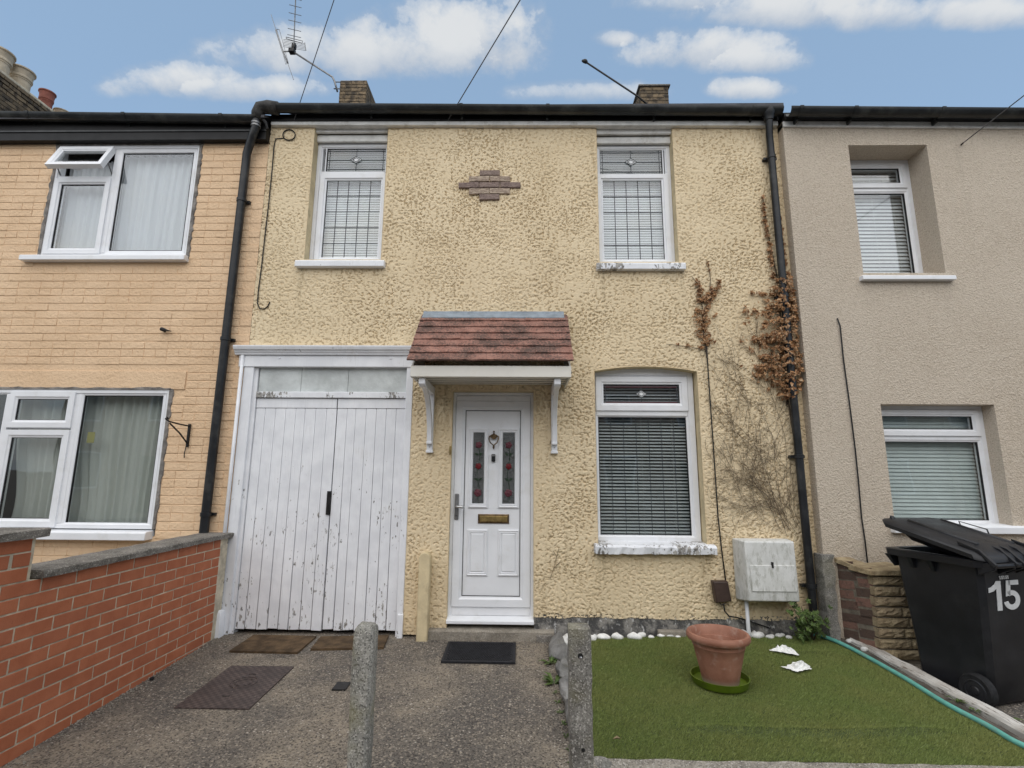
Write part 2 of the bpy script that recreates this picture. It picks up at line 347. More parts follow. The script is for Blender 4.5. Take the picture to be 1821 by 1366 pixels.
# ------------------------------------------------------------------ mesh builder
WL = {}
class MB:
    def __init__(s): s.v = []; s.f = []
    def add(s, vs, fs):
        n = len(s.v); s.v += [tuple(v) for v in vs]; s.f += [tuple(i + n for i in f) for f in fs]; return s
    def box(s, x0, x1, y0, y1, z0, z1):
        return s.add([(x0, y0, z0), (x1, y0, z0), (x1, y1, z0), (x0, y1, z0), (x0, y0, z1), (x1, y0, z1), (x1, y1, z1), (x0, y1, z1)],
                     [(0, 3, 2, 1), (4, 5, 6, 7), (0, 1, 5, 4), (1, 2, 6, 5), (2, 3, 7, 6), (3, 0, 4, 7)])
    def hexa(s, p):                   # 8 points: bottom loop then top loop
        return s.add(p, [(0, 3, 2, 1), (4, 5, 6, 7), (0, 1, 5, 4), (1, 2, 6, 5), (2, 3, 7, 6), (3, 0, 4, 7)])
    def ring(s, x0, x1, z0, z1, prof, close=False):   # mitred rectangular frame in the xz plane; prof = [(inset, y)]
        loops = [[(x0 + i, y, z0 + i), (x1 - i, y, z0 + i), (x1 - i, y, z1 - i), (x0 + i, y, z1 - i)] for i, y in prof]
        n = len(s.v); s.v += [p for l in loops for p in l]
        for k in range(len(loops) - 1):
            for j in range(4):
                a = n + 4 * k + j; b_ = n + 4 * k + (j + 1) % 4
                s.f.append((a, b_, b_ + 4, a + 4))
        if close: k = n + 4 * (len(loops) - 1); s.f.append((k, k + 1, k + 2, k + 3))
        return s
    def loft(s, loops, caps=True):
        m_ = len(loops[0]); n = len(s.v); s.v += [tuple(p) for l in loops for p in l]
        for k in range(len(loops) - 1):
            for j in range(m_):
                a = n + m_ * k + j; b_ = n + m_ * k + (j + 1) % m_
                s.f.append((a, b_, b_ + m_, a + m_))
        if caps: s.f.append(tuple(n + j for j in reversed(range(m_)))); s.f.append(tuple(n + m_ * (len(loops) - 1) + j for j in range(m_)))
        return s
    def prism(s, poly, y0, y1, ax='y'):   # poly in the plane across ax
        mk = {'y': lambda a, c, t: (a, t, c), 'x': lambda a, c, t: (t, a, c), 'z': lambda a, c, t: (a, c, t)}[ax]
        return s.loft([[mk(a, c, y0) for a, c in poly], [mk(a, c, y1) for a, c in poly]])
    def tube(s, pts, r, n=8, caps=True):
        pts = [Vector(p) for p in pts]; loops = []; up = None
        for i, p in enumerate(pts):
            t = ((pts[min(i + 1, len(pts) - 1)] - p).normalized() + (p - pts[max(i - 1, 0)]).normalized()).normalized()
            if up is None: up = t.orthogonal().normalized()
            up = (up - t * up.dot(t)).normalized(); q = t.cross(up)
            rr = r[i] if isinstance(r, (list, tuple)) else r
            loops.append([p + (up * math.cos(2 * math.pi * k / n) + q * math.sin(2 * math.pi * k / n)) * rr for k in range(n)])
        return s.loft(loops, caps)
    def lathe(s, prof, c, n=32, caps=True):
        return s.loft([[(c[0] + r * math.cos(2 * math.pi * k / n), c[1] + r * math.sin(2 * math.pi * k / n), c[2] + z) for k in range(n)] for r, z in prof], caps)
    def blob(s, c, r, seed, n=10, m_=7, j=.22):
        rg = random.Random(seed); ph = [rg.uniform(0, 6.28) for _ in range(6)]; loops = []
        for i in range(1, m_):
            th = math.pi * i / m_; lp = []
            for k in range(n):
                a = 2 * math.pi * k / n
                q = 1 + j * (math.sin(2 * a + ph[0] + th) * .5 + math.sin(3 * a + ph[1]) * .35 + math.sin(2 * th + ph[2] + a) * .4) + rg.uniform(-.05, .05)
                lp.append((c[0] + r[0] * q * math.sin(th) * math.cos(a), c[1] + r[1] * q * math.sin(th) * math.sin(a), c[2] - r[2] * math.cos(th) * q))
            loops.append(lp)
        return s.loft(loops)
    def build(s, name, mat, parent=None, smooth=False, bevel=0, seg=2, org=None, fix=True):
        v = np.array(s.v, float); c = Vector(org) if org else Vector(((v.min(0) + v.max(0)) / 2).tolist())
        me = bpy.data.meshes.new(name); me.from_pydata((v - np.array(c)).tolist(), [], s.f)
        if fix:
            bm = bmesh.new(); bm.from_mesh(me); bmesh.ops.recalc_face_normals(bm, faces=bm.faces); bm.to_mesh(me); bm.free()
        me.materials.append(MATS[mat])
        if smooth: me.polygons.foreach_set('use_smooth', [True] * len(me.polygons))
        o = place(name, me, c, parent)
        if bevel:
            b_ = o.modifiers.new('bevel', 'BEVEL'); b_.width = bevel; b_.segments = seg; b_.limit_method = 'ANGLE'; b_.angle_limit = R(35)
        if smooth == 'auto' or (bevel and not smooth):
            me.polygons.foreach_set('use_smooth', [True] * len(me.polygons))
            me.set_sharp_from_angle(angle=R(40))
        return o
def place(name, me, c, parent=None, rot=None):
    o = bpy.data.objects.new(name, me); COL.objects.link(o); c = Vector(c); WL[o] = c
    o.location = c - (WL[parent] if parent else Vector((0, 0, 0)))
    if rot: o.rotation_euler = rot
    if parent: o.parent = parent
    return o
def tag(o, label, cat, group=None):
    o['label'] = label; o['category'] = cat
    if group: o['group'] = group
    return o
def thing(name, label, cat, loc=(0, 0, 0), group=None):
    o = place(name, None, loc); o.empty_display_size = .1; return tag(o, label, cat, group)
def struct(o): o['kind'] = 'structure'; return o
def stuff(o): o['kind'] = 'stuff'; return o
def brick_mesh(name, l, h, d, ch, mat, jit=0, seed=0, cx=None):   # a brick with its face towards -y, arrises worn
    rg = random.Random(seed); J = lambda: rg.uniform(-jit, jit)
    a, c = l / 2, h / 2; cx = ch if cx is None else cx
    L = [[(-a, 0, -c), (a, 0, -c), (a, 0, c), (-a, 0, c)], [(-a + J(), -d + ch, -c + J()), (a + J(), -d + ch, -c + J()), (a + J(), -d + ch, c + J()), (-a + J(), -d + ch, c + J())],
         [(-a + cx + J(), -d + J() * .5, -c + ch + J()), (a - cx + J(), -d + J() * .5, -c + ch + J()), (a - cx + J(), -d + J() * .5, c - ch + J()), (-a + cx + J(), -d + J() * .5, c - ch + J())]]
    mb = MB().loft(L); me = bpy.data.meshes.new(name); me.from_pydata(mb.v, [], mb.f)
    bm = bmesh.new(); bm.from_mesh(me); bmesh.ops.recalc_face_normals(bm, faces=bm.faces); bm.to_mesh(me); bm.free()
    me.materials.append(MATS[mat]); return me
# numpy gradient noise
PERM = RNG.permutation(512); GRAD = RNG.uniform(0, 2 * np.pi, 512); GX, GY = np.cos(GRAD), np.sin(GRAD)
def perlin(x, y, s=0):
    xi = np.floor(x).astype(int); yi = np.floor(y).astype(int); xf, yf = x - xi, y - yi
    u = xf * xf * xf * (xf * (xf * 6 - 15) + 10); v = yf * yf * yf * (yf * (yf * 6 - 15) + 10)
    def gr(a, b_, fx, fy):
        h = PERM[(PERM[(a + s) & 511] + b_ * 7 + s * 13) & 511]; return GX[h] * fx + GY[h] * fy
    a = gr(xi, yi, xf, yf); b_ = gr(xi + 1, yi, xf - 1, yf); c = gr(xi, yi + 1, xf, yf - 1); d = gr(xi + 1, yi + 1, xf - 1, yf - 1)
    return (a + (b_ - a) * u) * (1 - v) + (c + (d - c) * u) * v

# ================================================================== the setting
def sheet(name, mat, pts): return struct(MB().add(pts, [tuple(range(len(pts)))]).build(name, mat))
sheet('ground', 'ground_dirt', [(-600, -600, -.42), (600, -600, -.42), (600, 600, -.42), (-600, 600, -.42)])
xs = np.linspace(-9.5, 9.5, 96); ys = np.linspace(.4, -2.9, 34)
mb = MB()
for y in ys:
    for x in xs:
        mb.v.append((x, y, GZ(y) + .006 * float(perlin(np.array(x * .9), np.array(y * .9), 3)) + .003 * float(perlin(np.array(x * 4.), np.array(y * 4.), 5))))
for j in range(len(ys) - 1):
    for i in range(len(xs) - 1): a = j * len(xs) + i; mb.f.append((a, a + len(xs), a + len(xs) + 1, a + 1))
struct(mb.build('forecourt', 'aggregate', smooth=True))
sheet('pavement', 'paving', [(-40, -6.2, -.16), (40, -6.2, -.16), (40, -2.9, -.145), (-40, -2.9, -.145)])
struct(MB().box(-40, 40, -6.33, -6.2, -.41, -.158).build('kerb', 'kerb_concrete'))
sheet('road', 'asphalt', [(-60, -13, -.28), (60, -13, -.28), (60, -6.33, -.28), (-60, -6.33, -.28)])

# ================================================================== windows
UP = [(0, .06), (0, 0), (.034, 0), (.040, .010), (.046, .012), (.046, .06)]           # outer frame section (inset, depth)
def sect(w, y, d=.06): return [(0, y + d), (0, y), (w * .68, y), (w * .80, y + .009), (w, y + .013), (w, y + d)]
def room(house, x0, x1, z0, z1, y):
    a = .25
    mb = MB().add([(x0 - a, y, z0 - .3), (x1 + a, y, z0 - .3), (x1 + a, y + 1.6, z0 - .3), (x0 - a, y + 1.6, z0 - .3),
                   (x0 - a, y, z1 + .2), (x1 + a, y, z1 + .2), (x1 + a, y + 1.6, z1 + .2), (x0 - a, y + 1.6, z1 + .2)],
                  [(0, 1, 2, 3), (4, 5, 6, 7), (1, 2, 6, 5), (2, 3, 7, 6), (3, 0, 4, 7)])
    mb.build('room', 'room_dark', house)
def pane(win, x0, x1, z0, z1, y, mat='glass', name='pane'):
    return MB().box(x0, x1, y, y + .004, z0, z1).build(name, mat, win)
def gasket(win, x0, x1, z0, z1, y):
    return MB().ring(x0, x1, z0, z1, [(0, y + .02), (0, y), (.006, y), (.006, y + .02)]).build('gasket', 'gasket', win)
def leading(win, xs_, zs_, x0, x1, z0, z1, y, w_=.0035):
    for x in xs_: MB().box(x - w_, x + w_, y - .003, y, z0, z1).build('lead_strip', 'lead_came', win)
    for z in zs_: MB().box(x0, x1, y - .0045, y - .0005, z - w_, z + w_).build('lead_strip', 'lead_came', win)
def diamond(win, cx, cz, a, c, y, mat='lead_came'):
    for k in (1.0, .62):
        p = [(cx - a * k, cz), (cx, cz - c * k), (cx + a * k, cz), (cx, cz + c * k)]
        MB().tube([(u, y - .003, v) for u, v in p + p[:1]], .004, 5).build('lead_diamond', mat, win)
    MB().prism([(cx - a * .9, cz), (cx, cz - c * .9), (cx + a * .9, cz), (cx, cz + c * .9)], y - .0025, y - .001).build('bevelled_pane', 'blind_white', win)
def blind(label, x0, x1, z0, z1, y, pitch, tilt, depth, mat, cords=(.2, .8), group=None):
    t = thing('venetian_blind', label, 'blind', ((x0 + x1) / 2, y, z1), group)
    me = bpy.data.meshes.new('slat'); a = depth / 2; l = (x1 - x0) / 2
    prof = [(-a, -.0015), (-a * .5, .0006), (0, .0014), (a * .5, .0006), (a, -.0015)]
    lo = [[(sx * l, u, v - .0006) for u, v in prof] + [(sx * l, u, v + .0006) for u, v in reversed(prof)] for sx in (-1, 1)]
    q = MB().loft(lo); me.from_pydata(q.v, [], q.f); me.materials.append(MATS[mat])
    z = z1 - .03; i = 0; rg = random.Random(int(x0 * 1000))
    while z > z0:
        place('slat', me, ((x0 + x1) / 2, y, z), t, (R(tilt) + rg.uniform(-.04, .04), rg.uniform(-.002, .002), 0)); z -= pitch
    MB().box(x0, x1, y - .02, y + .02, z1 - .024, z1 + .012).build('headrail', mat, t)
    for c in cords:
        xx = x0 + (x1 - x0) * c; MB().tube([(xx, y - a - .002, z0), (xx, y - a - .002, z1)], .0012, 5).build('cord', mat, t)
    return t
def curtain(name, label, mat, x0, x1, z0, z1, y, folds, amp, gather=None):
    nx, nz = int((x1 - x0) * 130), 24; mb = MB()
    for j in range(nz + 1):
        v = j / nz; z = z1 + (z0 - z1) * v
        for i in range(nx + 1):
            u = i / nx; x = x0 + (x1 - x0) * u
            if gather: gx, gk, gv = gather; kk = gk * math.exp(-((v - gv) / .35) ** 2); x = x + (gx - x) * kk
            ph = u * folds * 2 * math.pi + .9 * math.sin(u * 9.1 + v * .6) + .35 * math.sin(u * 31)
            mb.v.append((x, y + amp * math.sin(ph) * (.75 + .25 * math.sin(u * 17)) + .004 * math.sin(ph * 2.3 + v * 3), z))
    for j in range(nz):
        for i in range(nx): a = j * (nx + 1) + i; mb.f.append((a, a + 1, a + nx + 2, a + nx + 1))
    return tag(mb.build(name, mat, smooth=True, fix=False), label, 'curtain')

# ================================================================== the cream house
H = thing('cream_house', 'cream stucco terraced house with white garage doors, white front door and tiled porch canopy', 'house', (0, 0, 0))
HX0, HX1, HTOP = -2.615, 2.60, 4.955
OPEN = {'UL': (-2.153, -1.392, 3.45, 4.94), 'UR': (.757, 1.526, 3.425, 4.885), 'G': (.685, 1.64, .775, 2.335), 'door': (-.642, .112, -.1, 2.135), 'garage': (-2.66, -1.03, -.1, 2.55)}
def spans(keys, step):
    out = []
    for a, c in zip(keys[:-1], keys[1:]):
        n = max(1, round((c - a) / step)); out += [a + (c - a) * k / n for k in range(n)]
    return np.array(out + [keys[-1]])
kx = sorted({HX0, HX1, -2.153, -1.392, .757, 1.526, .685, 1.64, -.642, .112, -1.03}); kz = sorted({.0, .155, HTOP, 3.45, 4.94, 3.425, 4.885, .775, 2.335, 2.135, 2.55})
gx_, gz_ = spans(kx, .0052), spans(kz, .0052)
XX, ZZ = np.meshgrid(gx_, gz_)
def stucco(x, z):
    wx = x + .005 * perlin(x * 70, z * 70, 11); wz = z + .005 * perlin(x * 70, z * 70, 12)
    n = perlin(wx * 50, wz * 56, 1); m_ = perlin(x * 37, z * 37, 2) + .30 * perlin(x * 3.1, z * 3.1, 15)
    worm = np.exp(-(n / .13) ** 2) * np.clip(m_ * 4.2 + .26, 0, 1)
    amp = np.clip(.95 + .9 * perlin(x * 1.1, z * 1.1, 16) + .5 * perlin(x * 4.3, z * 4.3, 17), .72, 1.3)
    return (.0018 * perlin(x * 75, z * 75, 4) + .0013 * perlin(x * 28, z * 28, 7) - .0160 * worm) * amp + .006 * perlin(x * 2.6, z * 2.6, 6) + .0025
hh = stucco(XX, ZZ)
fade = np.ones_like(XX)
for (a, c, d, e) in OPEN.values():
    ex = np.maximum(np.maximum(a - XX, XX - c), np.maximum(d - ZZ, ZZ - e)); fade = np.minimum(fade, np.clip(ex / .028, 0, 1) * .8 + .2)
YY = -hh * fade
# slightly cambered head over the ground floor window, uneven foot of the render
g0, g1 = OPEN['G'][0], OPEN['G'][1]
ins = (XX >= g0 - 1e-6) & (XX <= g1 + 1e-6) & (ZZ > 2.334) & (ZZ < 2.42)
t_ = np.clip((XX - g0) / (g1 - g0), 0, 1); rise = .045 * 4 * t_ * (1 - t_)
ZZ = np.where(ins, ZZ + rise * (2.42 - ZZ) / .085, ZZ)
foot = (np.abs(ZZ - .155) < 1e-4); ZZ = np.where(foot, ZZ + .018 * perlin(XX * 6, XX * 0 + .5, 8) + .008 * perlin(XX * 40, XX * 0, 9), ZZ)
cxm = (gx_[:-1] + gx_[1:]) / 2; czm = (gz_[:-1] + gz_[1:]) / 2; CXM, CZM = np.meshgrid(cxm, czm)
keep = np.ones(CXM.shape, bool)
for (a, c, d, e) in OPEN.values(): keep &= ~((CXM > a) & (CXM < c) & (CZM > d) & (CZM < e))
keep &= ~((CZM < .155) & (CXM > .112))
nxg = len(gx_); idx = np.arange(XX.size).reshape(XX.shape)
q = np.stack([idx[:-1, :-1], idx[:-1, 1:], idx[1:, 1:], idx[1:, :-1]], -1)[keep]
used = np.zeros(XX.size, bool); used[q.ravel()] = True; rm = np.cumsum(used) - 1
co = np.stack([XX, YY, ZZ], -1).reshape(-1, 3)[used].astype(np.float32); q = rm[q].astype(np.int32)
me = bpy.data.meshes.new('wall'); me.vertices.add(len(co)); me.vertices.foreach_set('co', co.ravel())
me.loops.add(q.size); me.loops.foreach_set('vertex_index', q.ravel()); me.polygons.add(len(q))
me.polygons.foreach_set('loop_start', np.arange(0, q.size, 4, dtype=np.int32)); me.polygons.foreach_set('use_smooth', np.ones(len(q), bool)); me.update(calc_edges=True)
me.materials.append(MATS['stucco']); WALL = place('wall', me, (0, 0, 0), H)
# reveals of the openings
for k, (a, c, d, e) in OPEN.items():
    if k == 'garage': continue
    mb = MB(); yb = .17; n = 12 if k == 'G' else 1
    top = [(a + (c - a) * i / n, e + (.045 * 4 * (i / n) * (1 - i / n) if k == 'G' else 0)) for i in range(n + 1)]
    loop = [(a, max(d, .02))] + top + [(c, max(d, .02))]
    for (u, v), (s_, t2) in zip(loop[:-1], loop[1:]): mb.add([(u, -.006, v), (s_, -.006, t2), (s_, yb, t2), (u, yb, v)], [(0, 1, 2, 3)])
    mb.build('window_reveal' if k != 'door' else 'door_reveal', 'cream_smooth', H, fix=False)
# plinth
mb = MB(); n = 60
top = [(.115 + (HX1 - .115) * i / n) for i in range(n + 1)]; rg = random.Random(3)
mb.loft([[(x, -.004 - rg.uniform(0, .012), -.03), (x, -.001 - rg.uniform(0, .012), .06), (x, .004, .185), (x, .06, .185), (x, .06, -.03)] for x in top])
mb.build('plinth', 'plinth_cement', H)
# party side wall and backing so that the house is solid
MB().box(HX0, HX0 + .02, .2, 6.5, -.1, 4.9).build('side_wall', 'cream_smooth', H); MB().box(HX1 - .02, HX1, .2, 6.5, -.1, 4.9).build('side_wall', 'cream_smooth', H)
# upper windows
def upper(k, fx0, fx1, ztop, fan, low, lab):
    a, c, d, e = OPEN[k]; y = .10
    wn = MB().ring(fx0, fx1, d, ztop, [(0, y + .07), (0, y), (.036, y), (.042, y + .009), (.05, y + .012), (.05, y + .07)]).build('window', 'upvc', H)
    MB().box(fx0 + .05, fx1 - .05, y + .006, y + .06, low[3] + .055, fan[2]).build('transom', 'upvc', wn, bevel=.006)
    MB().ring(fan[0] - .012, fan[1] + .012, fan[2] - .012, fan[3] + .012, [(0, y + .03), (0, y + .008), (.012, y + .016), (.012, y + .04)]).build('sash', 'upvc', wn)
    MB().ring(low[0] - .065, low[1] + .065, low[2] - .045, low[3] + .06, sect(.065, y - .012, .06)).build('sash', 'upvc', wn)
    gasket(wn, low[0] - .004, low[1] + .004, low[2], low[3] + .004, y + .012); gasket(wn, fan[0], fan[1], fan[2], fan[3], y + .014)
    pane(wn, low[0] - .01, low[1] + .01, low[2] - .01, low[3] + .01, y + .018); pane(wn, fan[0] - .01, fan[1] + .01, fan[2] - .01, fan[3] + .01, y + .022, 'glass_fan_shaded')
    W_, H_ = low[1] - low[0], low[3] - low[2]
    leading(wn, [low[0] + W_ * i / 5 for i in range(1, 5)], [low[2] + H_ * i / 5 for i in range(1, 5)], low[0], low[1], low[2], low[3], y + .018)
    cx, cz = (fan[0] + fan[1]) / 2, (fan[2] + fan[3]) / 2
    leading(wn, [cx, fan[0] + .03, fan[1] - .03], [cz, fan[2] + .03, fan[3] - .03], fan[0], fan[1], fan[2], fan[3], y + .022, .003); diamond(wn, cx, cz, .06, .04, y + .016)
    MB().box(a - .001, c + .001, .02, .05, ztop + .075, e).build('head_board', 'white_wood', wn, bevel=.004); MB().box(a, c, .06, .09, ztop - .005, ztop + .073).build('head_board', 'white_wood', wn, bevel=.004)
    room(H, fx0, fx1, d, ztop, .19)
    blind(lab, fx0 + .05, fx1 - .05, d + .02, ztop - .01, y + .085, .027, 62, .032, 'blind_white', (.15, .5, .85))
upper('UL', -2.15, -1.385, 4.79, (-2.057, -1.432, 4.474, 4.745), (-2.032, -1.463, 3.497, 4.372), 'white closed venetian blind behind the leaded upstairs window beside the peach house')
upper('UR', .752, 1.523, 4.755, (.80, 1.447, 4.431, 4.712), (.823, 1.425, 3.473, 4.36), 'white closed venetian blind behind the leaded upstairs window above the dead climbing plant')
def sill(parent, x0, x1, z0, z1, yf, mat, name='window_sill', slope=.012):
    return MB().prism([(yf, z0), (yf, z1 - slope), (yf + .012, z1), (.12, z1 + .01), (.12, z0)], x0, x1, 'x').build(name, mat, parent, bevel=.005)
sill(H, -2.222, -1.345, 3.357, 3.425, -.055, 'peeling_mild'); sill(H, .722, 1.577, 3.328, 3.398, -.055, 'peeling_sill')
# ground floor window
y = .10; a, c, d, e = OPEN['G']
wn = MB().ring(.648, 1.630, .772, 2.372, [(0, y + .07), (0, y), (.05, y), (.058, y + .010), (.066, y + .012), (.066, y + .07)]).build('window', 'upvc', H)
MB().box(.71, 1.57, y + .004, y + .06, 1.925, 1.985).build('transom', 'upvc', wn, bevel=.006)
MB().ring(.708, 1.572, 1.975, 2.300, sect(.072, y - .012, .06)).build('sash', 'upvc', wn); MB().ring(.708, 1.572, .81, 1.935, [(0, y + .03), (0, y + .008), (.02, y + .018), (.02, y + .04)]).build('sash', 'upvc', wn)
gasket(wn, .726, 1.552, .832, 1.915, y + .016); gasket(wn, .778, 1.500, 2.045, 2.228, y + .004)
pane(wn, .72, 1.56, .82, 1.92, y + .022, 'glass_dark'); pane(wn, .77, 1.51, 2.03, 2.24, y + .012, 'glass')
leading(wn, [.726 + .826 * i / 7 for i in range(1, 7)], [], .726, 1.552, .832, 1.915, y + .022, .0028)
leading(wn, [1.139, .80, 1.478], [2.136, 2.063, 2.208], .778, 1.50, 2.045, 2.228, y + .012, .003); diamond(wn, 1.139, 2.136, .052, .036, y + .006)
for z in (2.058, 2.206): MB().box(.80, 1.478, y + .008, y + .0105, z - .007, z + .007).build('stained_strip', 'rose_pink', wn)
MB().box(.648, 1.63, .09, .16, 2.372, 2.41).build('head_board', 'white_wood', wn)
room(H, .65, 1.63, .78, 2.33, .19)
blind('grey venetian blind with slats open, hanging in the downstairs window beside the front door', .70, 1.58, .80, 2.29, y + .085, .0305, 34, .030, 'blind_grey', (.17, .5, .83))
sl_ = MB(); n = 26; rg = random.Random(5)
sl_.loft([[(.645 + 1.06 * i / n, -.065 + rg.uniform(-.006, .004), .697 + rg.uniform(-.004, .006)), (.645 + 1.06 * i / n, -.07 + rg.uniform(-.005, .004), .755 + rg.uniform(-.006, .003)), (.645 + 1.06 * i / n, -.05, .772 + rg.uniform(-.004, .004)), (.645 + 1.06 * i / n, .12, .79), (.645 + 1.06 * i / n, .12, .70)] for i in range(n + 1)])
sl_.build('window_sill', 'peeling_sill', H)
# decorative bricks set in the render
dx0, dx1, bw = -.645, -.018, .209
for row, cnt in enumerate((1, 2, 3, 2, 1)):
    zc = 4.371 - row * .0665
    for i in range(cnt):
        xc = -.3315 + (i - (cnt - 1) / 2) * .211
        place('brick', brick_mesh('deco_brick', .203, .060, .026, .006, 'deco_tan' if row % 2 else 'deco_brick', .003, row * 5 + i), (xc, .004, zc), WALL, (0, random.uniform(-.015, .015), 0))

# front door
D0 = MB().ring(-.642, .112, .10, 2.133, [(0, .13), (0, .045), (.022, .045), (.028, .055), (.036, .058), (.036, .13)]).build('door', 'upvc', H)
MB().prism([(-.03, .098), (-.03, .125), (.05, .148), (.12, .148), (.12, .098)], -.645, .115, 'x').build('threshold', 'upvc', D0, bevel=.004)
MB().box(-.607, .078, .052, .09, .150, .222).build('bottom_rail', 'upvc', D0, bevel=.004)
MB().ring(-.610, .080, .224, 2.050, [(0, .09), (0, .040), (.06, .040), (.074, .049), (.088, .053), (.088, .09)]).build('door_leaf', 'upvc', D0)
MB().box(-.612, .082, .044, .09, 2.052, 2.10).build('frame_head', 'upvc', D0, bevel=.004)
MB().ring(-.524, -.006, .310, 1.964, [(0, .08), (0, .051), (.006, .051), (.006, .08)]).build('gasket', 'gasket', D0)
MB().box(-.519, -.011, .056, .085, .315, 1.959).build('door_panel', 'upvc', D0)
def mould(x0, x1, z0, z1, w_, h_=.016):
    return MB().ring(x0, x1, z0, z1, [(0, .058), (0, .0555 - h_ * .6), (w_ * .3, .0555 - h_), (w_ * .55, .0555 - h_ * .5), (w_ * .8, .0555 - h_ * .75), (w_, .053), (w_, .058)]).build('panel_moulding', 'upvc', D0)
rose_z = (1.64, 1.445, 1.205)
for (x0, x1) in ((-.486, -.304), (-.211, -.021)):
    mould(x0, x1, 1.07, 1.795, .040); p0, p1 = x0 + .040, x1 - .040
    pn = MB().box(p0, p1, .050, .054, 1.11, 1.755).build('stained_pane', 'glass_textured', D0); cx = (p0 + p1) / 2
    MB().tube([(cx + .012 * math.sin(k * 1.1), .0475, 1.13 + .058 * k) for k in range(10)], .0028, 5).build('rose_stem', 'rose_green', D0)
    for k, z in enumerate(rose_z):
        rr = (.027, .025, .031)[k]; mb = MB()
        for j in range(5):
            a_ = j * 1.257 + k; mb.blob((cx + math.cos(a_) * rr * .55, .0465, z + math.sin(a_) * rr * .6), (rr * .62, .003, rr * .62), j + k * 7, 8, 5, .1)
        mb.blob((cx, .0455, z), (rr * .5, .004, rr * .5), 3, 8, 5, .1); mb.build('rose', ('rose_pink', 'rose_red', 'rose_pink')[k], D0, smooth=True)
    for z in (1.555, 1.325):
        mb = MB()
        for sg in (-1, 1): mb.prism([(cx, z - .006), (cx + sg * .018, z - .012), (cx + sg * .040, z + .010), (cx + sg * .016, z + .014)], .046, .049)
        mb.build('rose_leaf', 'rose_green', D0)
for (x0, x1) in ((-.484, -.300), (-.206, -.018)):
    mould(x0, x1, .482, .880, .030, .014); MB().ring(x0 + .030, x1 - .030, .512, .85, [(0, .056), (.012, .047)], True).build('panel_field', 'upvc', D0)
MB().ring(-.390, -.108, .935, 1.016, [(0, .06), (0, .048), (.010, .044), (.016, .050)]).build('letterbox_frame', 'bronze', D0)
lb = MB().box(-.376, -.122, .045, .055, .949, 1.002).build('letterbox', 'brass', D0, bevel=.004)
# knocker
kx_, ky_ = -.256, .05
k_ = MB(); k_.lathe([(.004, .172), (.010, .165), (.005, .155), (.007, .148), (.012, .140), (.004, .135)], (kx_, .035, 1.60), 12)
k_.prism([(kx_ - .040, 1.735 - .01), (kx_ - .02, 1.738), (kx_, 1.742), (kx_ + .02, 1.738), (kx_ + .040, 1.725), (kx_ + .018, 1.70), (kx_, 1.690), (kx_ - .018, 1.70)], .030, .052)
for sg in (-1, 1): k_.tube([(kx_ + sg * .040, .030, 1.722), (kx_ + sg * .044, .024, 1.695), (kx_ + sg * .032, .020, 1.662), (kx_, .018, 1.635)], .0055, 7)
k_.lathe([(.003, -.028), (.007, -.02), (.010, -.005), (.006, .008)], (kx_, .030, 1.628), 10); k_.build('knocker', 'bronze', D0, smooth='auto')
MB().box(-.275, -.240, .030, .056, 1.487, 1.556).build('door_viewer', 'black_plastic', D0, bevel=.005); MB().box(-.270, -.245, .027, .030, 1.537, 1.547).build('viewer_slot', 'steel', D0)
hp = MB().box(-.604, -.566, .026, .040, .967, 1.196).build('handle_plate', 'dull_steel', D0, bevel=.013, seg=3)
MB().tube([(-.585, .04, 1.085), (-.585, -.012, 1.085), (-.570, -.022, 1.084), (-.53, -.024, 1.080), (-.512, -.02, 1.078)], [.009, .009, .011, .014, .012], 10).build('handle', 'steel', D0, smooth=True)
MB().lathe([(.008, 0), (.008, .004)], (-.585, .023, 1.0), 12).build('keyhole', 'dark_gap', D0)
MB().box(-.658, -.640, -.03, -.012, 1.545, 1.625).build('door_bell', 'brass', H, bevel=.004)
MB().box(-.66, .13, .14, .17, 0, 2.2).build('hall_backing', 'room_dark', H)
# step
mb = MB(); n = 22; rg = random.Random(9)
mb.loft([[(-.812 + 1.10 * i / n, -.062 + rg.uniform(-.007, .007), -.06), (-.812 + 1.10 * i / n, -.064 + rg.uniform(-.006, .006), .045 + rg.uniform(-.004, .004)), (-.812 + 1.10 * i / n, -.045, .058 + rg.uniform(-.003, .003)), (-.812 + 1.10 * i / n, .10, .068), (-.812 + 1.10 * i / n, .10, -.06)] for i in range(n + 1)])
mb.build('doorstep', 'step_concrete', H)
MB().box(.135, .285, -.075, -.055, -.03, .028).build('step_brick', 'coping_concrete', H, bevel=.004)
# boxed pipe beside the garage
mb = MB(); mb.prism([(-.886, -.04), (-.790, -.04), (-.788, .64)] + [(-.838 + .049 * math.cos(a), .645 + .052 * math.sin(a)) for a in np.linspace(.15, 2.95, 9)], -.10, .01)
mb.build('pipe_boxing', 'cream_smooth', H, bevel=.008)

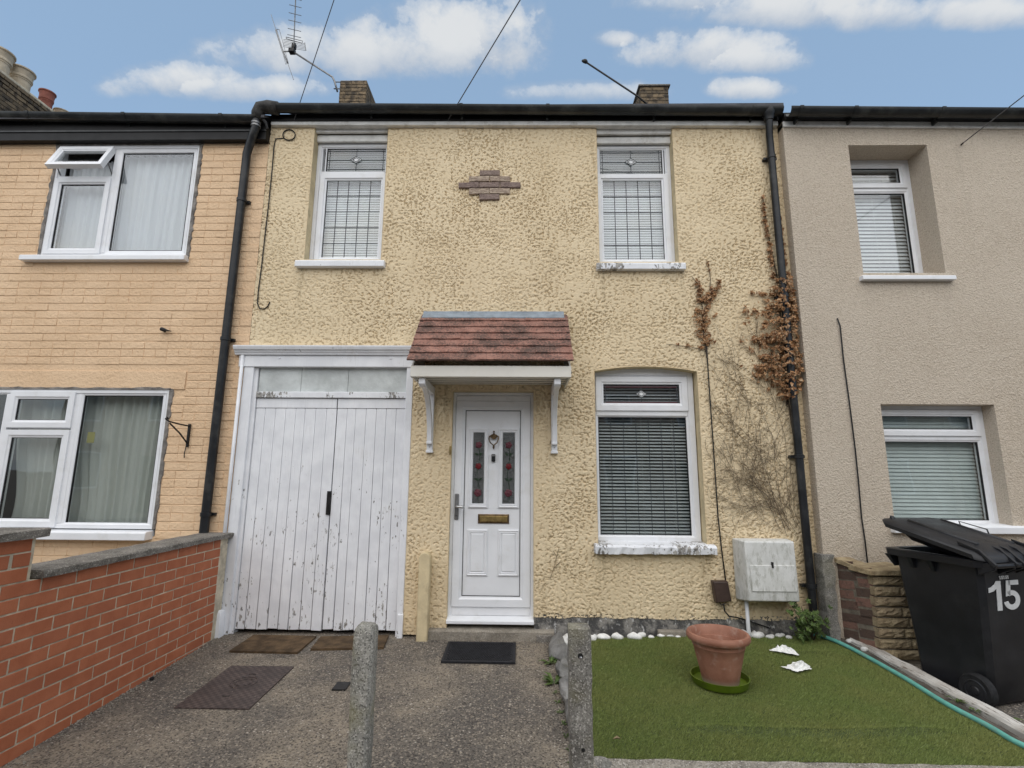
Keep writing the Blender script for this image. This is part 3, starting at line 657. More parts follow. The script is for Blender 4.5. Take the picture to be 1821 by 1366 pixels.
# garage doors
GA = MB().box(-2.640, -2.545, -.012, .10, -.02, 2.43).build('garage_frame', 'peeling_white', H, bevel=.006)
MB().box(-2.548, -2.512, .015, .10, -.02, 2.36).build('door_stop', 'peeling_white', GA, bevel=.004)
MB().box(-1.085, -1.022, -.012, .10, -.02, 2.43).build('frame_post', 'peeling_white', GA, bevel=.006)
MB().box(-1.068, -1.018, -.03, .0, -.03, .17).build('post_foot', 'peeling_white', GA, bevel=.006)
MB().box(-2.690, -1.02, -.022, .10, 2.362, 2.475).build('lintel', 'peeling_mild', GA, bevel=.004)
MB().prism([(.0, 2.475), (-.04, 2.475), (-.045, 2.49), (-.055, 2.50), (-.058, 2.512), (-.075, 2.520), (-.085, 2.545), (-.085, 2.556), (.0, 2.562)], -2.725, -1.0, 'x').build('cornice', 'peeling_mild', GA)
MB().tube([(-2.652, -.03, .2), (-2.652, -.03, 2.47)], .016, 8).build('edge_bead', 'peeling_white', GA, smooth=True)
for xx in (-2.30, -1.24): MB().lathe([(.011, 0), (.008, .01), (.001, .014)], (xx, -.022, 2.44), 10).build('bolt_head', 'peeling_mild', GA)
MB().box(-2.512, -1.085, .01, .08, 2.070, 2.128).build('transom', 'peeling_sill', GA, bevel=.005)
for x0, x1 in ((-2.505, -2.102), (-2.098, -1.652), (-1.648, -1.088)): MB().box(x0, x1, .035, .045, 2.128, 2.362).build('transom_pane', 'frosted_grey', GA)
rg = random.Random(21)
def leaf(x0, x1, n):
    lf = MB().box(x0 + .004, x1 - .004, .055, .075, .02, 2.068).build('garage_door', 'dark_gap', H)
    MB().box(x0 + .002, x1 - .002, .030, .054, 1.975, 2.066).build('top_rail', 'peeling_white', lf, bevel=.003)
    e = [x0]; 
    for i in range(n): e.append(e[-1] + rg.uniform(.88, 1.12))
    e = [x0 + (v - x0) * (x1 - x0) / (e[-1] - x0) for v in e]
    for i in range(n):
        z0 = .012 + rg.uniform(0, .016); t = rg.uniform(-.004, .004)
        mb = MB().hexa([(e[i] + .0019, .028 + t, z0), (e[i + 1] - .0019, .028 + t + rg.uniform(-.002, .002), z0 + rg.uniform(-.006, .006)), (e[i + 1] - .0019, .054, z0), (e[i] + .0019, .054, z0),
                        (e[i] + .0019, .034, 1.972), (e[i + 1] - .0019, .034, 1.972), (e[i + 1] - .0019, .054, 1.972), (e[i] + .0019, .054, 1.972)])
        mb.build('plank', 'peeling_white', lf, bevel=.003, seg=1)
    return lf
l1 = leaf(-2.510, -1.742, 8); l2 = leaf(-1.736, -1.088, 7)
MB().box(-1.772, -1.738, .014, .034, 1.00, 1.21).build('lock_plate', 'iron_black', l1, bevel=.003); MB().box(-1.764, -1.746, .010, .014, 1.03, 1.09).build('key_slot', 'dark_gap', l1)
mb = MB(); mb.loft([[(-2.665 + .0, -.09, -.06), (-2.575, -.09, -.06), (-2.575, -.012, -.06), (-2.665, -.012, -.06)], [(-2.66, -.085, .16), (-2.585, -.085, .165), (-2.585, -.012, .17), (-2.66, -.012, .165)], [(-2.645, -.07, .195), (-2.60, -.07, .195), (-2.60, -.012, .19), (-2.645, -.012, .19)]])
mb.build('post_guard', 'peeling_sill', H, bevel=.006)

# porch canopy
K = MB().box(-.928, .410, -.515, -.002, 2.200, 2.214).build('porch_canopy', 'upvc_cream', H)
MB().box(-.932, .414, -.537, -.516, 2.172, 2.268).build('fascia', 'upvc_cream', K, bevel=.004)
MB().box(-.932, .414, -.516, -.500, 2.172, 2.199).build('soffit_trim', 'upvc_cream', K)
for xx in (-.93, .398): MB().prism([(-.515, 2.172), (-.515, 2.268), (-.004, 2.78), (-.004, 2.172)], xx, xx + .014, 'x').build('side_panel', 'upvc_cream', K)
for i in range(1, 5): MB().box(-.915, .397, -.5 + i * .1 - .002, -.5 + i * .1 + .002, 2.197, 2.2).build('soffit_joint', 'dark_gap', K)
zt, yt, zb, yb = 2.852, -.030, 2.292, -.565
sl_len = math.hypot(zt - zb, yt - yb); ang = math.atan2(zt - zb, yt - yb)
nr = 7; gauge = sl_len / nr; rg = random.Random(4)
def tile_mesh(w_, l, seed):
    rq = random.Random(seed); mb = MB(); n = 4; lo = []
    for i in range(n + 1):
        u = -w_ / 2 + w_ * i / n; e = rq.uniform(-.003, .003); zc = .002 * math.sin(i * 1.3 + seed)
        lo.append([(u, -l / 2 + e, zc), (u, l / 2, zc), (u, l / 2, zc + .012), (u, -l / 2 + e, zc + .014)])
    mb.loft(lo); me = bpy.data.meshes.new('roof_tile'); me.from_pydata(mb.v, [], mb.f)
    bm = bmesh.new(); bm.from_mesh(me); bmesh.ops.recalc_face_normals(bm, faces=bm.faces); bm.to_mesh(me); bm.free(); me.materials.append(MATS['clay_tile']); return me
for r_ in range(nr):
    s0 = (r_ + .5) * gauge; cy, cz = yb + math.cos(ang) * s0, zb + math.sin(ang) * s0
    x = -.958 - (.0 if r_ % 2 else .0); wd = .1655; edges = [-.958]
    first = wd * (.5 if r_ % 2 else 1)
    while edges[-1] + first < .432 - .03: edges.append(edges[-1] + first); first = wd
    edges.append(.432)
    for a_, c_ in zip(edges[:-1], edges[1:]):
        place('roof_tile', tile_mesh(c_ - a_ - .001, gauge * 1.22, rg.randrange(999)), ((a_ + c_) / 2, cy, cz + .012 + rg.uniform(0, .003)), K, (ang - R(5.5), rg.uniform(-.006, .006), rg.uniform(-.006, .006)))
MB().prism([(.0, 2.912), (-.020, 2.912), (-.026, 2.892), (-.092, 2.830), (-.090, 2.818), (.0, 2.85)], -.945, .400, 'x').build('lead_flashing', 'lead', K)
for i in range(9): MB().lathe([(.006, 0), (.004, .004)], (-.88 + i * .152, -.016, 2.888), 8).build('flashing_nail', 'dark_gap', K)
for x0 in (-.872, .268):
    x1 = x0 + .066
    br = MB().prism([(-.001, 1.575), (-.028, 1.575), (-.034, 1.60), (-.034, 2.10), (-.48, 2.10), (-.505, 2.12), (-.505, 2.170), (-.001, 2.170)], x0 + .006, x1 - .006, 'x').build('bracket', 'upvc', K, bevel=.004)
    mb = MB(); lo = []
    for i in range(13):
        t = i / 12; a_ = math.pi / 2 * t
        yy = -.052 - .40 * (1 - math.cos(a_)); zz = 1.655 + .455 * math.sin(a_)
        ny, nz = -math.cos(a_) , math.sin(a_) * .8 ; 
        th = .020 + .008 * t
        lo.append([(x0 + .012, yy - th * math.cos(a_ * .9), zz - th * math.sin(a_ * .5) * .3), (x1 - .012, yy - th * math.cos(a_ * .9), zz - th * math.sin(a_ * .5) * .3), (x1 - .012, yy + th, zz + th * .3), (x0 + .012, yy + th, zz + th * .3)])
    mb.loft(lo).build('brace', 'upvc', br, bevel=.003)
    MB().box(x0 + .008, x1 - .008, -.075, -.03, 1.640, 1.665).build('brace_collar', 'upvc', br, bevel=.004)
    MB().lathe([(.005, 0), (.005, .004)], ((x0 + x1) / 2, -.036, 1.612), 8).build('screw_hole', 'dark_gap', br)
    MB().box(x0, x1, -.040, .0, 1.562, 1.585).build('bracket_foot', 'upvc', br, bevel=.004)

# ================================================================== gutters and downpipes
def gutter(house, x0, z0, x1, z1, yc, joints, mat='gutter_plastic'):
    g_ = [(.060 * math.cos(math.pi * k / 10), -.062 * math.sin(math.pi * k / 10)) for k in range(11)]
    sec = [(u, v) for u, v in g_] + [(u * .93, v * .93 + .001) for u, v in reversed(g_)]
    lo = [[(x, yc + u, z + v) for u, v in sec] for x, z in ((x0, z0), (x1, z1))]
    gt = MB().loft(lo).build('gutter', mat, house, smooth='auto')
    for j in joints:
        z = z0 + (z1 - z0) * (j - x0) / (x1 - x0); lo = []
        for dx_ in (-.018, .018): lo.append([(j + dx_, yc + u * 1.10, z + v * 1.10 + .003) for u, v in g_] + [(j + dx_, yc + u * 1.01, z + v * 1.01 + .003) for u, v in reversed(g_)])
        MB().loft(lo).build('gutter_joint', mat, gt, smooth='auto')
        MB().box(j - .009, j + .009, yc + .04, yc + .11, z - .085, z - .02).build('gutter_bracket', mat, gt)
    return gt
def pipe(house, pts, r, clips, name='downpipe', mat='black_plastic'):
    p = MB().tube(pts, r, 14).build(name, mat, house, smooth='auto')
    for (x, y, z) in clips:
        MB().lathe([(r, -.018), (r * 1.18, -.016), (r * 1.18, .016), (r, .018)], (x, y, z), 14).build('pipe_clip', mat, p, smooth='auto')
        MB().box(x - .065, x + .065, y + r * .7, 0.0, z - .012, z + .012).build('clip_bracket', mat, p)
    return p
# main house
gutter(H, -2.60, 5.055, 2.585, 4.985, -.12, [-1.55, -.62, .25, 1.33, 2.30])
MB().hexa([(-2.60, -.055, 4.945), (2.585, -.055, 4.925), (2.585, .02, 4.925), (-2.60, .02, 4.945), (-2.60, -.055, 5.02), (2.585, -.055, 4.97), (2.585, .02, 4.97), (-2.60, .02, 5.02)]).build('fascia_board', 'black_fascia', H)
MB().hexa([(-2.60, -.045, 4.905), (2.585, -.045, 4.868), (2.585, .02, 4.868), (-2.60, .02, 4.905), (-2.60, -.045, 4.943), (2.585, -.045, 4.923), (2.585, .02, 4.923), (-2.60, .02, 4.943)]).build('soffit_board', 'white_wood', H, bevel=.004)
def roof(house, x0, x1, ze, yr=3.9, zr=7.75, th=.06, mat='roof_slate'):
    MB().prism([(-.15, ze - .02), (-.15, ze + .01), (yr, zr), (2 * yr + .15, ze + .01), (2 * yr + .15, ze - .05), (yr, zr - .08)], x0, x1, 'x').build('roof', mat, house)
    MB().tube([(x0 + .01, yr, zr), (x1 - .01, yr, zr)], .08, 10).build('ridge_tiles', mat, house)
roof(H, -2.612, 2.598, 5.03)
pipe(H, [(2.455, -.12, 4.95), (2.455, -.12, 4.86), (2.470, -.075, 4.74), (2.475, -.068, 4.55), (2.478, -.068, 2.4), (2.485, -.068, .10)], .034,
     [(2.475, -.068, 4.50), (2.478, -.068, 3.05), (2.48, -.068, 1.55), (2.484, -.068, .45)])
MB().lathe([(.042, -.07), (.05, -.02), (.062, .0), (.062, .05)], (2.455, -.12, 4.935), 14).build('gutter_outlet', 'black_plastic', H, smooth='auto')

# chimneys built of single bricks
def chimney(house, x0, x1, y0, y1, z0, z1, cap, name='chimney'):
    ch = MB().box(x0 + .008, x1 - .008, y0 + .008, y1 - .008, z0 - 1.4, z1).build(name, 'mortar_dark', house)
    n = round((z1 - z0) / .075); i = 0
    for r_ in range(n):
        z = z1 - .0375 - r_ * .075
        for fc in ('f', 'r', 'l'):
            a, c = (x0, x1) if fc == 'f' else (y0, y1); e = [a]; st = .1125 if r_ % 2 else .225
            while e[-1] + st < c - .05: e.append(e[-1] + st); st = .225
            e.append(c)
            for u, v in zip(e[:-1], e[1:]):
                me = brick_mesh('brick', v - u - .010, .064, .014, .004, 'stock_brick', .004, i); i += 1; mid = (u + v) / 2
                if fc == 'f': place('brick', me, (mid, y0 + .01, z), ch)
                elif fc == 'r': place('brick', me, (x1 - .01, mid, z), ch, (0, 0, R(90)))
                else: place('brick', me, (x0 + .01, mid, z), ch, (0, 0, R(-90)))
    if cap: MB().box(x0 - .035, x1 + .035, y0 - .035, y1 + .035, z1 + .001, z1 + .035).build('chimney_cap', 'coping_concrete', ch, bevel=.006)
    else: MB().box(x0, x1, y0, y1, z1 + .001, z1 + .02).build('flaunching', 'mortar_grey', ch, bevel=.008)
    return ch
chimney(H, 2.235, 2.765, 3.90, 4.55, 8.05, 8.66, True)

# ================================================================== the peach house
L = thing('peach_house', 'peach painted brick terraced house with open top window, next to the white garage doors', 'house', (-5.5, 0, 0))
LX0, LX1 = -9.3, -2.618
LW = {'up': (-4.832, -3.312, 3.42, 4.718), 'low': (-5.55, -3.305, .80, 2.150)}
kx = sorted({LX0, LX1, -4.832, -3.312, -5.55, -3.305}); kz = sorted({-.1, 4.80, 3.42, 4.718, .80, 2.15})
mb = MB(); gx2, gz2 = spans(kx, .5), spans(kz, .5); Xn = len(gx2)
for z in gz2:
    for x in gx2: mb.v.append((x, 0, z))
for j in range(len(gz2) - 1):
    for i in range(Xn - 1):
        mx_, mz_ = (gx2[i] + gx2[i + 1]) / 2, (gz2[j] + gz2[j + 1]) / 2
        if any(a < mx_ < c and d < mz_ < e for a, c, d, e in LW.values()): continue
        a = j * Xn + i; mb.f.append((a, a + 1, a + Xn + 1, a + Xn))
LWALL = mb.build('wall', 'peach_paint', L, fix=False)
for a, c, d, e in LW.values(): MB().ring(a, c, d, e, [(0, -.001), (0, .14)]).build('window_reveal', 'mortar_grey', L)
bricks = []; rg = random.Random(12)
nrow = int(4.80 / .0765)
for r_ in range(-1, nrow + 1):
    z = r_ * .0765 + .045
    if z > 4.76: continue
    off = (.1125 if r_ % 2 else 0); k = 0; x = LX1 - off
    hdr = (r_ % 4 == 0)
    while x > -6.4:
        l = .1125 if (hdr and True) else .225
        x1 = min(x, LX1 - .001); x0 = x - l; x -= l
        segs = [(x0, x1)]
        for (a, c, d, e) in list(LW.values()) + [(-9, -3.19, 2.137, 2.325)]:
            if d - .03 < z < e + .03:
                ns = []
                for (u, v) in segs:
                    if v <= a or u >= c: ns.append((u, v))
                    else:
                        if u < a - .05: ns.append((u, a - .004))
                        if v > c + .05: ns.append((c + .004, v))
                segs = ns
        for (u, v) in segs:
            if v - u > .05: bricks.append((u, v, z))
bricks.sort(key=lambda t: (((t[0] + t[1]) / 2) ** 2 + (t[2] - 1.4) ** 2))
vis = [t for t in bricks if (t[0] + t[1]) / 2 > -5.25]
LIB = {}
def painted(l, i):
    key = (round(l, 3), i % 9)
    if key not in LIB: LIB[key] = brick_mesh('painted_brick', l - .0012, .0705, .0047, .0042, 'peach_paint', .0026, i % 9, .0014)
    return LIB[key]
jm = MB()
for i, (u, v, z) in enumerate(bricks):
    me = painted(v - u, rg.randrange(50)); ctr = ((u + v) / 2, .0, z)
    dy_ = rg.uniform(-.0022, .0014)
    if i < 300: place('brick', me, (ctr[0], dy_, z), LWALL, (rg.uniform(-.008, .008), rg.uniform(-.006, .006), rg.uniform(-.006, .006)))
    else: jm.add([(p.co.x + ctr[0], p.co.y + dy_, p.co.z + z + rg.uniform(-.0006, .0006)) for p in me.vertices], [tuple(p.vertices) for p in me.polygons])
stuff(jm.build('brickwork', 'peach_paint', LWALL, fix=False))
MB().box(-6.2, -3.190, -.010, 0, 2.140, 2.318).build('lintel_band', 'peach_paint', LWALL, bevel=.004)
# ragged mortar round the frames
def ragged(parent, x0, x1, z0, z1, sides, seed):
    rg = random.Random(seed); mb = MB()
    for s_ in sides:
        n = 40; lo = []
        for i in range(n + 1):
            t = i / n; w0 = rg.uniform(.010, .034)
            if s_ == 'r': z = z0 + (z1 - z0) * t; lo.append([(x1 - .012, -.002, z), (x1 + w0, -.002, z), (x1 + w0 * .8, -.012, z), (x1 - .012, -.012, z)])
            elif s_ == 'l': z = z0 + (z1 - z0) * t; lo.append([(x0 + .012, -.002, z), (x0 - w0, -.002, z), (x0 - w0 * .8, -.012, z), (x0 + .012, -.012, z)])
            else: x = x0 + (x1 - x0) * t; lo.append([(x, -.002, z1 - .01), (x, -.002, z1 + w0 * .6), (x, -.012, z1 + w0 * .5), (x, -.012, z1 - .01)])
        mb.loft(lo)
    mb.build('mortar_edge', 'mortar_grey', parent)
ragged(L, -4.825, -3.325, 3.45, 4.715, 'rlt', 3); ragged(L, -5.5, -3.318, .86, 2.146, 'rt', 4)
# upstairs window
y = -.004
wn = MB().ring(-4.825, -3.322, 3.475, 4.708, sect(.05, y, .07)).build('window', 'upvc', L)
MB().box(-4.222, -4.172, y + .004, y + .06, 3.52, 4.66).build('mullion', 'upvc', wn, bevel=.005)
MB().box(-4.78, -4.222, y + .006, y + .06, 4.318, 4.362).build('transom', 'upvc', wn, bevel=.005)
MB().ring(-4.79, -4.215, 3.507, 4.330, sect(.062, y - .012, .06)).build('sash', 'upvc', wn)
MB().ring(-4.178, -3.366, 3.512, 4.664, [(0, y + .05), (0, y + .006), (.03, y + .012), (.038, y + .02), (.038, y + .05)]).build('bead', 'upvc', wn)
gasket(wn, -4.730, -4.275, 3.568, 4.269, y + .008); gasket(wn, -4.141, -3.403, 3.548, 4.627, y + .018)
pane(wn, -4.735, -4.27, 3.56, 4.275, y + .014); pane(wn, -4.15, -3.395, 3.54, 4.635, y + .024)
# the open top-hung light
hz, hy = 4.668, y - .004; th = R(24); sw, sh = .30, .310
def hinge(u, a, c):                   # a down the sash, c out of its plane
    return (u, hy - a * math.sin(th) - c * math.cos(th), hz - a * math.cos(th) + c * math.sin(th))
mb = MB(); x0, x1 = -4.785, -4.218
prof = [(0, -.025), (0, .025), (.040, .025), (.048, .016), (.056, .012), (.056, -.025)]
loops = [[hinge(x0 + i, sh - i, d_), hinge(x1 - i, sh - i, d_), hinge(x1 - i, i, d_), hinge(x0 + i, i, d_)] for i, d_ in prof + prof[:1]]
mb.loft(loops, caps=False); osash = mb.build('open_sash', 'upvc', wn)
MB().add([hinge(x0 + .05, sh - .05, .004), hinge(x1 - .05, sh - .05, .004), hinge(x1 - .05, .05, .004), hinge(x0 + .05, .05, .004)], [(0, 1, 2, 3)]).build('open_pane', 'glass_dark', wn)
for xx in (x0 + .012, x1 - .012): MB().tube([(xx, y + .02, 4.38), (xx, hinge(xx, sh * .62, -.02)[1], hinge(xx, sh * .62, -.02)[2])], .006, 6).build('window_stay', 'dull_steel', wn)
MB().tube([hinge(-4.56, sh - .02, -.03), hinge(-4.50, sh - .01, -.045), hinge(-4.44, sh - .02, -.03)], .008, 6).build('sash_handle', 'upvc', wn)
room(L, -4.82, -3.33, 3.47, 4.70, .10)
sill(L, -4.962, -3.31, 3.420, 3.478, -.07, 'upvc')
curtain('net_curtain', 'pale grey net curtain behind the upstairs window of the peach house', 'net_cloth', -4.20, -3.36, 3.50, 4.66, .12, 9, .018)
curtain('net_curtain', 'pale net curtain behind the small casement under the open top light', 'net_cloth', -4.79, -4.215, 3.50, 4.60, .125, 6, .015)
# downstairs window
wn = MB().ring(-5.50, -3.318, .862, 2.138, sect(.05, y, .07)).build('window', 'upvc', L)
MB().box(-4.232, -4.180, y + .004, y + .06, .905, 2.09).build('mullion', 'upvc', wn, bevel=.005); MB().box(-4.90, -4.848, y + .004, y + .06, .905, 2.09).build('mullion', 'upvc', wn, bevel=.005)
MB().box(-4.850, -4.230, y + .006, y + .06, 1.765, 1.80).build('transom', 'upvc', wn, bevel=.005)
MB().ring(-4.850, -4.226, 1.773, 2.114, sect(.070, y - .012, .06)).build('sash', 'upvc', wn); MB().ring(-4.850, -4.226, .872, 1.752, sect(.072, y - .012, .06)).build('sash', 'upvc', wn)
MB().ring(-4.188, -3.362, .870, 2.116, [(0, y + .05), (0, y + .006), (.03, y + .012), (.036, y + .02), (.036, y + .05)]).build('bead', 'upvc', wn)
gasket(wn, -4.782, -4.294, 1.841, 2.046, y + .006); gasket(wn, -4.780, -4.296, .942, 1.682, y + .006); gasket(wn, -4.154, -3.396, .904, 2.082, y + .018)
pane(wn, -4.79, -4.285, 1.835, 2.05, y + .012, 'glass_dark'); pane(wn, -4.79, -4.285, .935, 1.69, y + .012, 'glass_dark'); pane(wn, -4.16, -3.39, .90, 2.09, y + .024, 'glass_dark'); pane(wn, -5.45, -4.90, .90, 2.09, y + .024, 'glass_dark')
room(L, -5.5, -3.32, .86, 2.14, .10)
sill(L, -5.56, -3.322, .772, .846, -.10, 'upvc')
curtain('voile_curtain', 'sheer gathered voile curtain behind the large downstairs pane of the peach house', 'voile_cloth', -4.36, -3.32, .88, 2.10, .15, 12, .022, (-3.6, .12, .9))
curtain('voile_curtain', 'sheer tied voile curtain behind the downstairs casement of the peach house', 'voile_cloth', -4.92, -4.18, .88, 2.10, .175, 8, .025, (-4.52, .25, .85))
MB().box(-4.075, -4.005, y + .021, y + .0225, 1.635, 1.735).build('window_sticker', 'note_yellow', wn)
# eaves
gutter(L, -9.3, 5.06, -2.70, 4.925, -.12, [-5.05, -4.05, -3.05, -6.2])
MB().hexa([(-9.3, -.075, 4.72), (-2.62, -.075, 4.72), (-2.62, .02, 4.72), (-9.3, .02, 4.72), (-9.3, -.075, 5.02), (-2.62, -.075, 4.88), (-2.62, .02, 4.88), (-9.3, .02, 5.02)]).build('fascia_board', 'black_fascia', L)
MB().box(-9.3, -2.62, -.085, -.076, 4.808, 4.824).build('fascia_strip', 'gutter_plastic', L)
roof(L, -9.3, -2.616, 4.93)
jx = -2.655
MB().tube([(-2.50, -.12, 5.035), (-2.60, -.125, 5.045), (-2.675, -.13, 5.03), (-2.70, -.13, 4.97), (-2.70, -.13, 4.90)], [.064, .068, .066, .058, .052], 14).build('rainwater_elbow', 'gutter_dirty', L, smooth=True)
p0 = F(430, 232, -.11); p1 = F(420, 262, -.07)
pipe(L, [(-2.70, -.13, 4.92), (-2.705, -.13, 4.80), (-2.74, -.11, 4.72), (-2.80, -.07, 4.56), (-2.805, -.062, 4.4), (-2.815, -.062, 2.5), (-2.825, -.062, -.05)], .040,
     [(-2.806, -.062, 4.05), (-2.815, -.062, 2.62), (-2.82, -.062, 1.0)])
for z in (4.855, 4.825): MB().lathe([(.046, -.009), (.046, .009)], (-2.703, -.13, z), 14).build('pipe_collar', 'dull_steel', L, smooth='auto')
MB().tube([(-2.66, -.12, 4.93), (-2.60, -.13, 4.86), (-2.585, -.12, 4.80)], [.02, .016, .012], 7).build('torn_felt', 'black_fascia', L)
chimney(L, -3.53, -3.015, 3.90, 4.75, 8.05, 8.83, False)
# large stack with pots at the far end of the peach house
SX = -9.15; a = FX(0, 122, SX); c = FX(85, 193, SX); ztop = (a.z + c.z) / 2
st_ = MB().box(SX - .9, SX - .006, 1.6, 5.2, 6.0, ztop - .05).build('chimney', 'mortar_dark', L)
i = 0
for r_ in range(9):
    z = ztop - .0875 - r_ * .075; yy = a.y - .6 + (.1 if r_ % 2 else 0)
    while yy < 5.0:
        place('brick', brick_mesh('brick', .213, .064, .016 if r_ > 2 else .05 - r_ * .012, .004, 'stock_brick', .004, i), (SX - .01, yy + .11, z), st_, (0, 0, R(90))); yy += .225; i += 1
MB().box(SX - .93, SX + .03, 1.55, 5.25, ztop - .05, ztop).build('flaunching', 'mortar', st_, bevel=.01)
def cpot(px, py, h_, r_, mat, dxx=0):
    b_ = FX(px, py, SX - .21 + dxx)
    MB().lathe([(r_ * .86, -.12), (r_ * .86, h_ * .55), (r_ * .98, h_ * .58), (r_ * .98, h_ * .66), (r_ * .93, h_ * .69), (r_ * 1.02, h_ * .92), (r_ * 1.15, h_ * .95), (r_ * 1.15, h_), (r_ * .95, h_), (r_ * .9, h_ * .5)], (b_.x, b_.y, ztop), 20).build('chimney_pot', mat, st_, smooth='auto')
for (px, hh_, r_, mt) in ((-14, .46, .19, 'pot_cream'), (33, .45, .175, 'pot_cream'), (80, .43, .12, 'pot_red'), (114, .28, .14, 'pot_cream')): cpot(px, 160 if px < 60 else 190, hh_, r_, mt)
for (px, hh_, r_) in ((30, .34, .15), (66, .30, .15)): cpot(px, 175, hh_, r_, 'pot_cream', -.42)

# ================================================================== the beige house
B = thing('beige_house', 'beige rough-cast terraced house with deep set white blind windows, behind the wheelie bin', 'house', (5.5, 0, 0))
BY = -.10; BX0, BX1 = 2.595, 9.2
fz = BY + .25; fl = BY + .13
def bx(*p): return [F(a, c, BY) for a, c in p]
u0, u1, u2, u3 = bx((1510, 258), (1645, 258), (1685, 489), (1534, 489)); BU = ((u0.x + u3.x) / 2, (u1.x + u2.x) / 2, (u2.z + u3.z) / 2 + .02, (u0.z + u1.z) / 2)
l0, l1_, l2_, l3 = bx((1565, 719), (1765, 719), (1805, 936), (1592, 930)); BL = ((l0.x + l3.x) / 2, (l1_.x + l2_.x) / 2, .945, (l0.z + l1_.z) / 2)
kx = sorted({BX0, BX1, BU[0], BU[1], BL[0], BL[1]}); kz = sorted({-.1, 4.93, BU[2], BU[3], BL[2], BL[3]}); mb = MB(); gx2, gz2 = kx, kz; Xn = len(kx)
for z in kz:
    for x in kx: mb.v.append((x, BY, z))
for j in range(len(kz) - 1):
    for i in range(Xn - 1):
        mx_, mz_ = (kx[i] + kx[i + 1]) / 2, (kz[j] + kz[j + 1]) / 2
        if any(a < mx_ < c and d < mz_ < e for a, c, d, e in (BU, BL)): continue
        a = j * Xn + i; mb.f.append((a, a + 1, a + Xn + 1, a + Xn))
for (a, c, d, e), yb in ((BU, fz + .08), (BL, fl + .08)):
    mb.ring(a, c, d, e, [(0, BY), (0, yb)])
mb.add([(BX0, BY, -.1), (BX0, .3, -.1), (BX0, .3, 4.93), (BX0, BY, 4.93)], [(0, 1, 2, 3)])
mb.build('wall', 'roughcast', B, fix=False)
def bwin(o, yf, ztr, zfan, cordx, lab, mat, tilt, pitch, side=.07):
    a, c, d, e = o
    wn = MB().ring(a - .03, c + .012, d - .02, e + .02, [(0, yf + .08), (0, yf), (.05, yf), (.058, yf + .01), (.066, yf + .012), (.066, yf + .08)]).build('window', 'upvc', B)
    MB().box(a, c, yf + .004, yf + .06, ztr - .025, ztr + .025).build('transom', 'upvc', wn, bevel=.006)
    MB().ring(a + .03, c - .045, ztr + .015, e - .035, sect(.058, yf - .012, .06)).build('sash', 'upvc', wn)
    MB().ring(a + .03, c - .045, d + .03, ztr - .012, [(0, yf + .03), (0, yf + .004), (.03, yf + .016), (.03, yf + .05)]).build('bead', 'upvc', wn)
    gasket(wn, a + .056, c - .071, d + .056, ztr - .038, yf + .014); gasket(wn, a + .086, c - .101, ztr + .071, e - .091, yf + .002)
    pane(wn, a + .03, c - .05, d + .03, ztr - .02, yf + .022); pane(wn, a + .06, c - .08, ztr + .05, e - .07, yf + .010)
    room(B, a, c, d, e, yf + .1)
    blind(lab, a + .02, c - .05, d + .03, e - .04, yf + .10, pitch, tilt, .045, mat, cordx)
bwin(BU, fz, F(1560, 337, fz).z, 0, (.55, .86), 'white venetian blind in the upstairs window of the beige house', 'blind_white', 60, .040)
bwin(BL, fl, F(1650, 778, fl).z, 0, (.12, .74), 'pale green venetian blind in the downstairs window behind the wheelie bin', 'blind_green', 64, .034)
p = [F(x, y_, BY - .05) for x, y_ in ((1534, 490), (1700, 490), (1534, 497))]
def bsill(x0, x1, z0, z1, yb):
    MB().prism([(BY - .055, z0), (BY - .055, z1 - .008), (BY - .045, z1), (yb, z1 + .012), (yb, z0)], x0, x1, 'x').build('window_sill', 'upvc', B, bevel=.004)
bsill(p[0].x, p[1].x, p[2].z, p[0].z + .005, fz); q_ = F(1590, 936, BY - .05); q2 = F(1590, 948, BY - .05); bsill(q_.x, BL[1] + .12, q2.z, q_.z + .006, fl)
gutter(B, 2.60, 4.905, 9.2, 4.80, BY - .12, [2.70, 3.22, 4.05, 5.1])
MB().hexa([(BX0, BY - .02, 4.80), (9.2, BY - .02, 4.70), (9.2, BY + .1, 4.70), (BX0, BY + .1, 4.80), (BX0, BY - .02, 4.86), (9.2, BY - .02, 4.79), (9.2, BY + .1, 4.79), (BX0, BY + .1, 4.86)]).build('soffit_board', 'white_wood', B, bevel=.004)
MB().hexa([(BX0, BY - .05, 4.862), (9.2, BY - .05, 4.792), (9.2, BY + .1, 4.792), (BX0, BY + .1, 4.862), (BX0, BY - .05, 4.93), (9.2, BY - .05, 4.86), (9.2, BY + .1, 4.86), (BX0, BY + .1, 4.93)]).build('fascia_board', 'black_fascia', B)
roof(B, 2.60, 9.2, 4.92)
for Y_, P_ in ((L, -9.3), (B, 9.18)): MB().box(P_, P_ + .02, 0, 7.8, -.1, 4.9).build('side_wall', 'roughcast', Y_)
for hs, a, c in ((L, -9.3, -2.62), (H, -2.61, 2.59), (B, 2.6, 9.2)): MB().box(a, c, 7.6, 7.7, -.1, 5.0).build('rear_wall', 'stock_brick', hs)

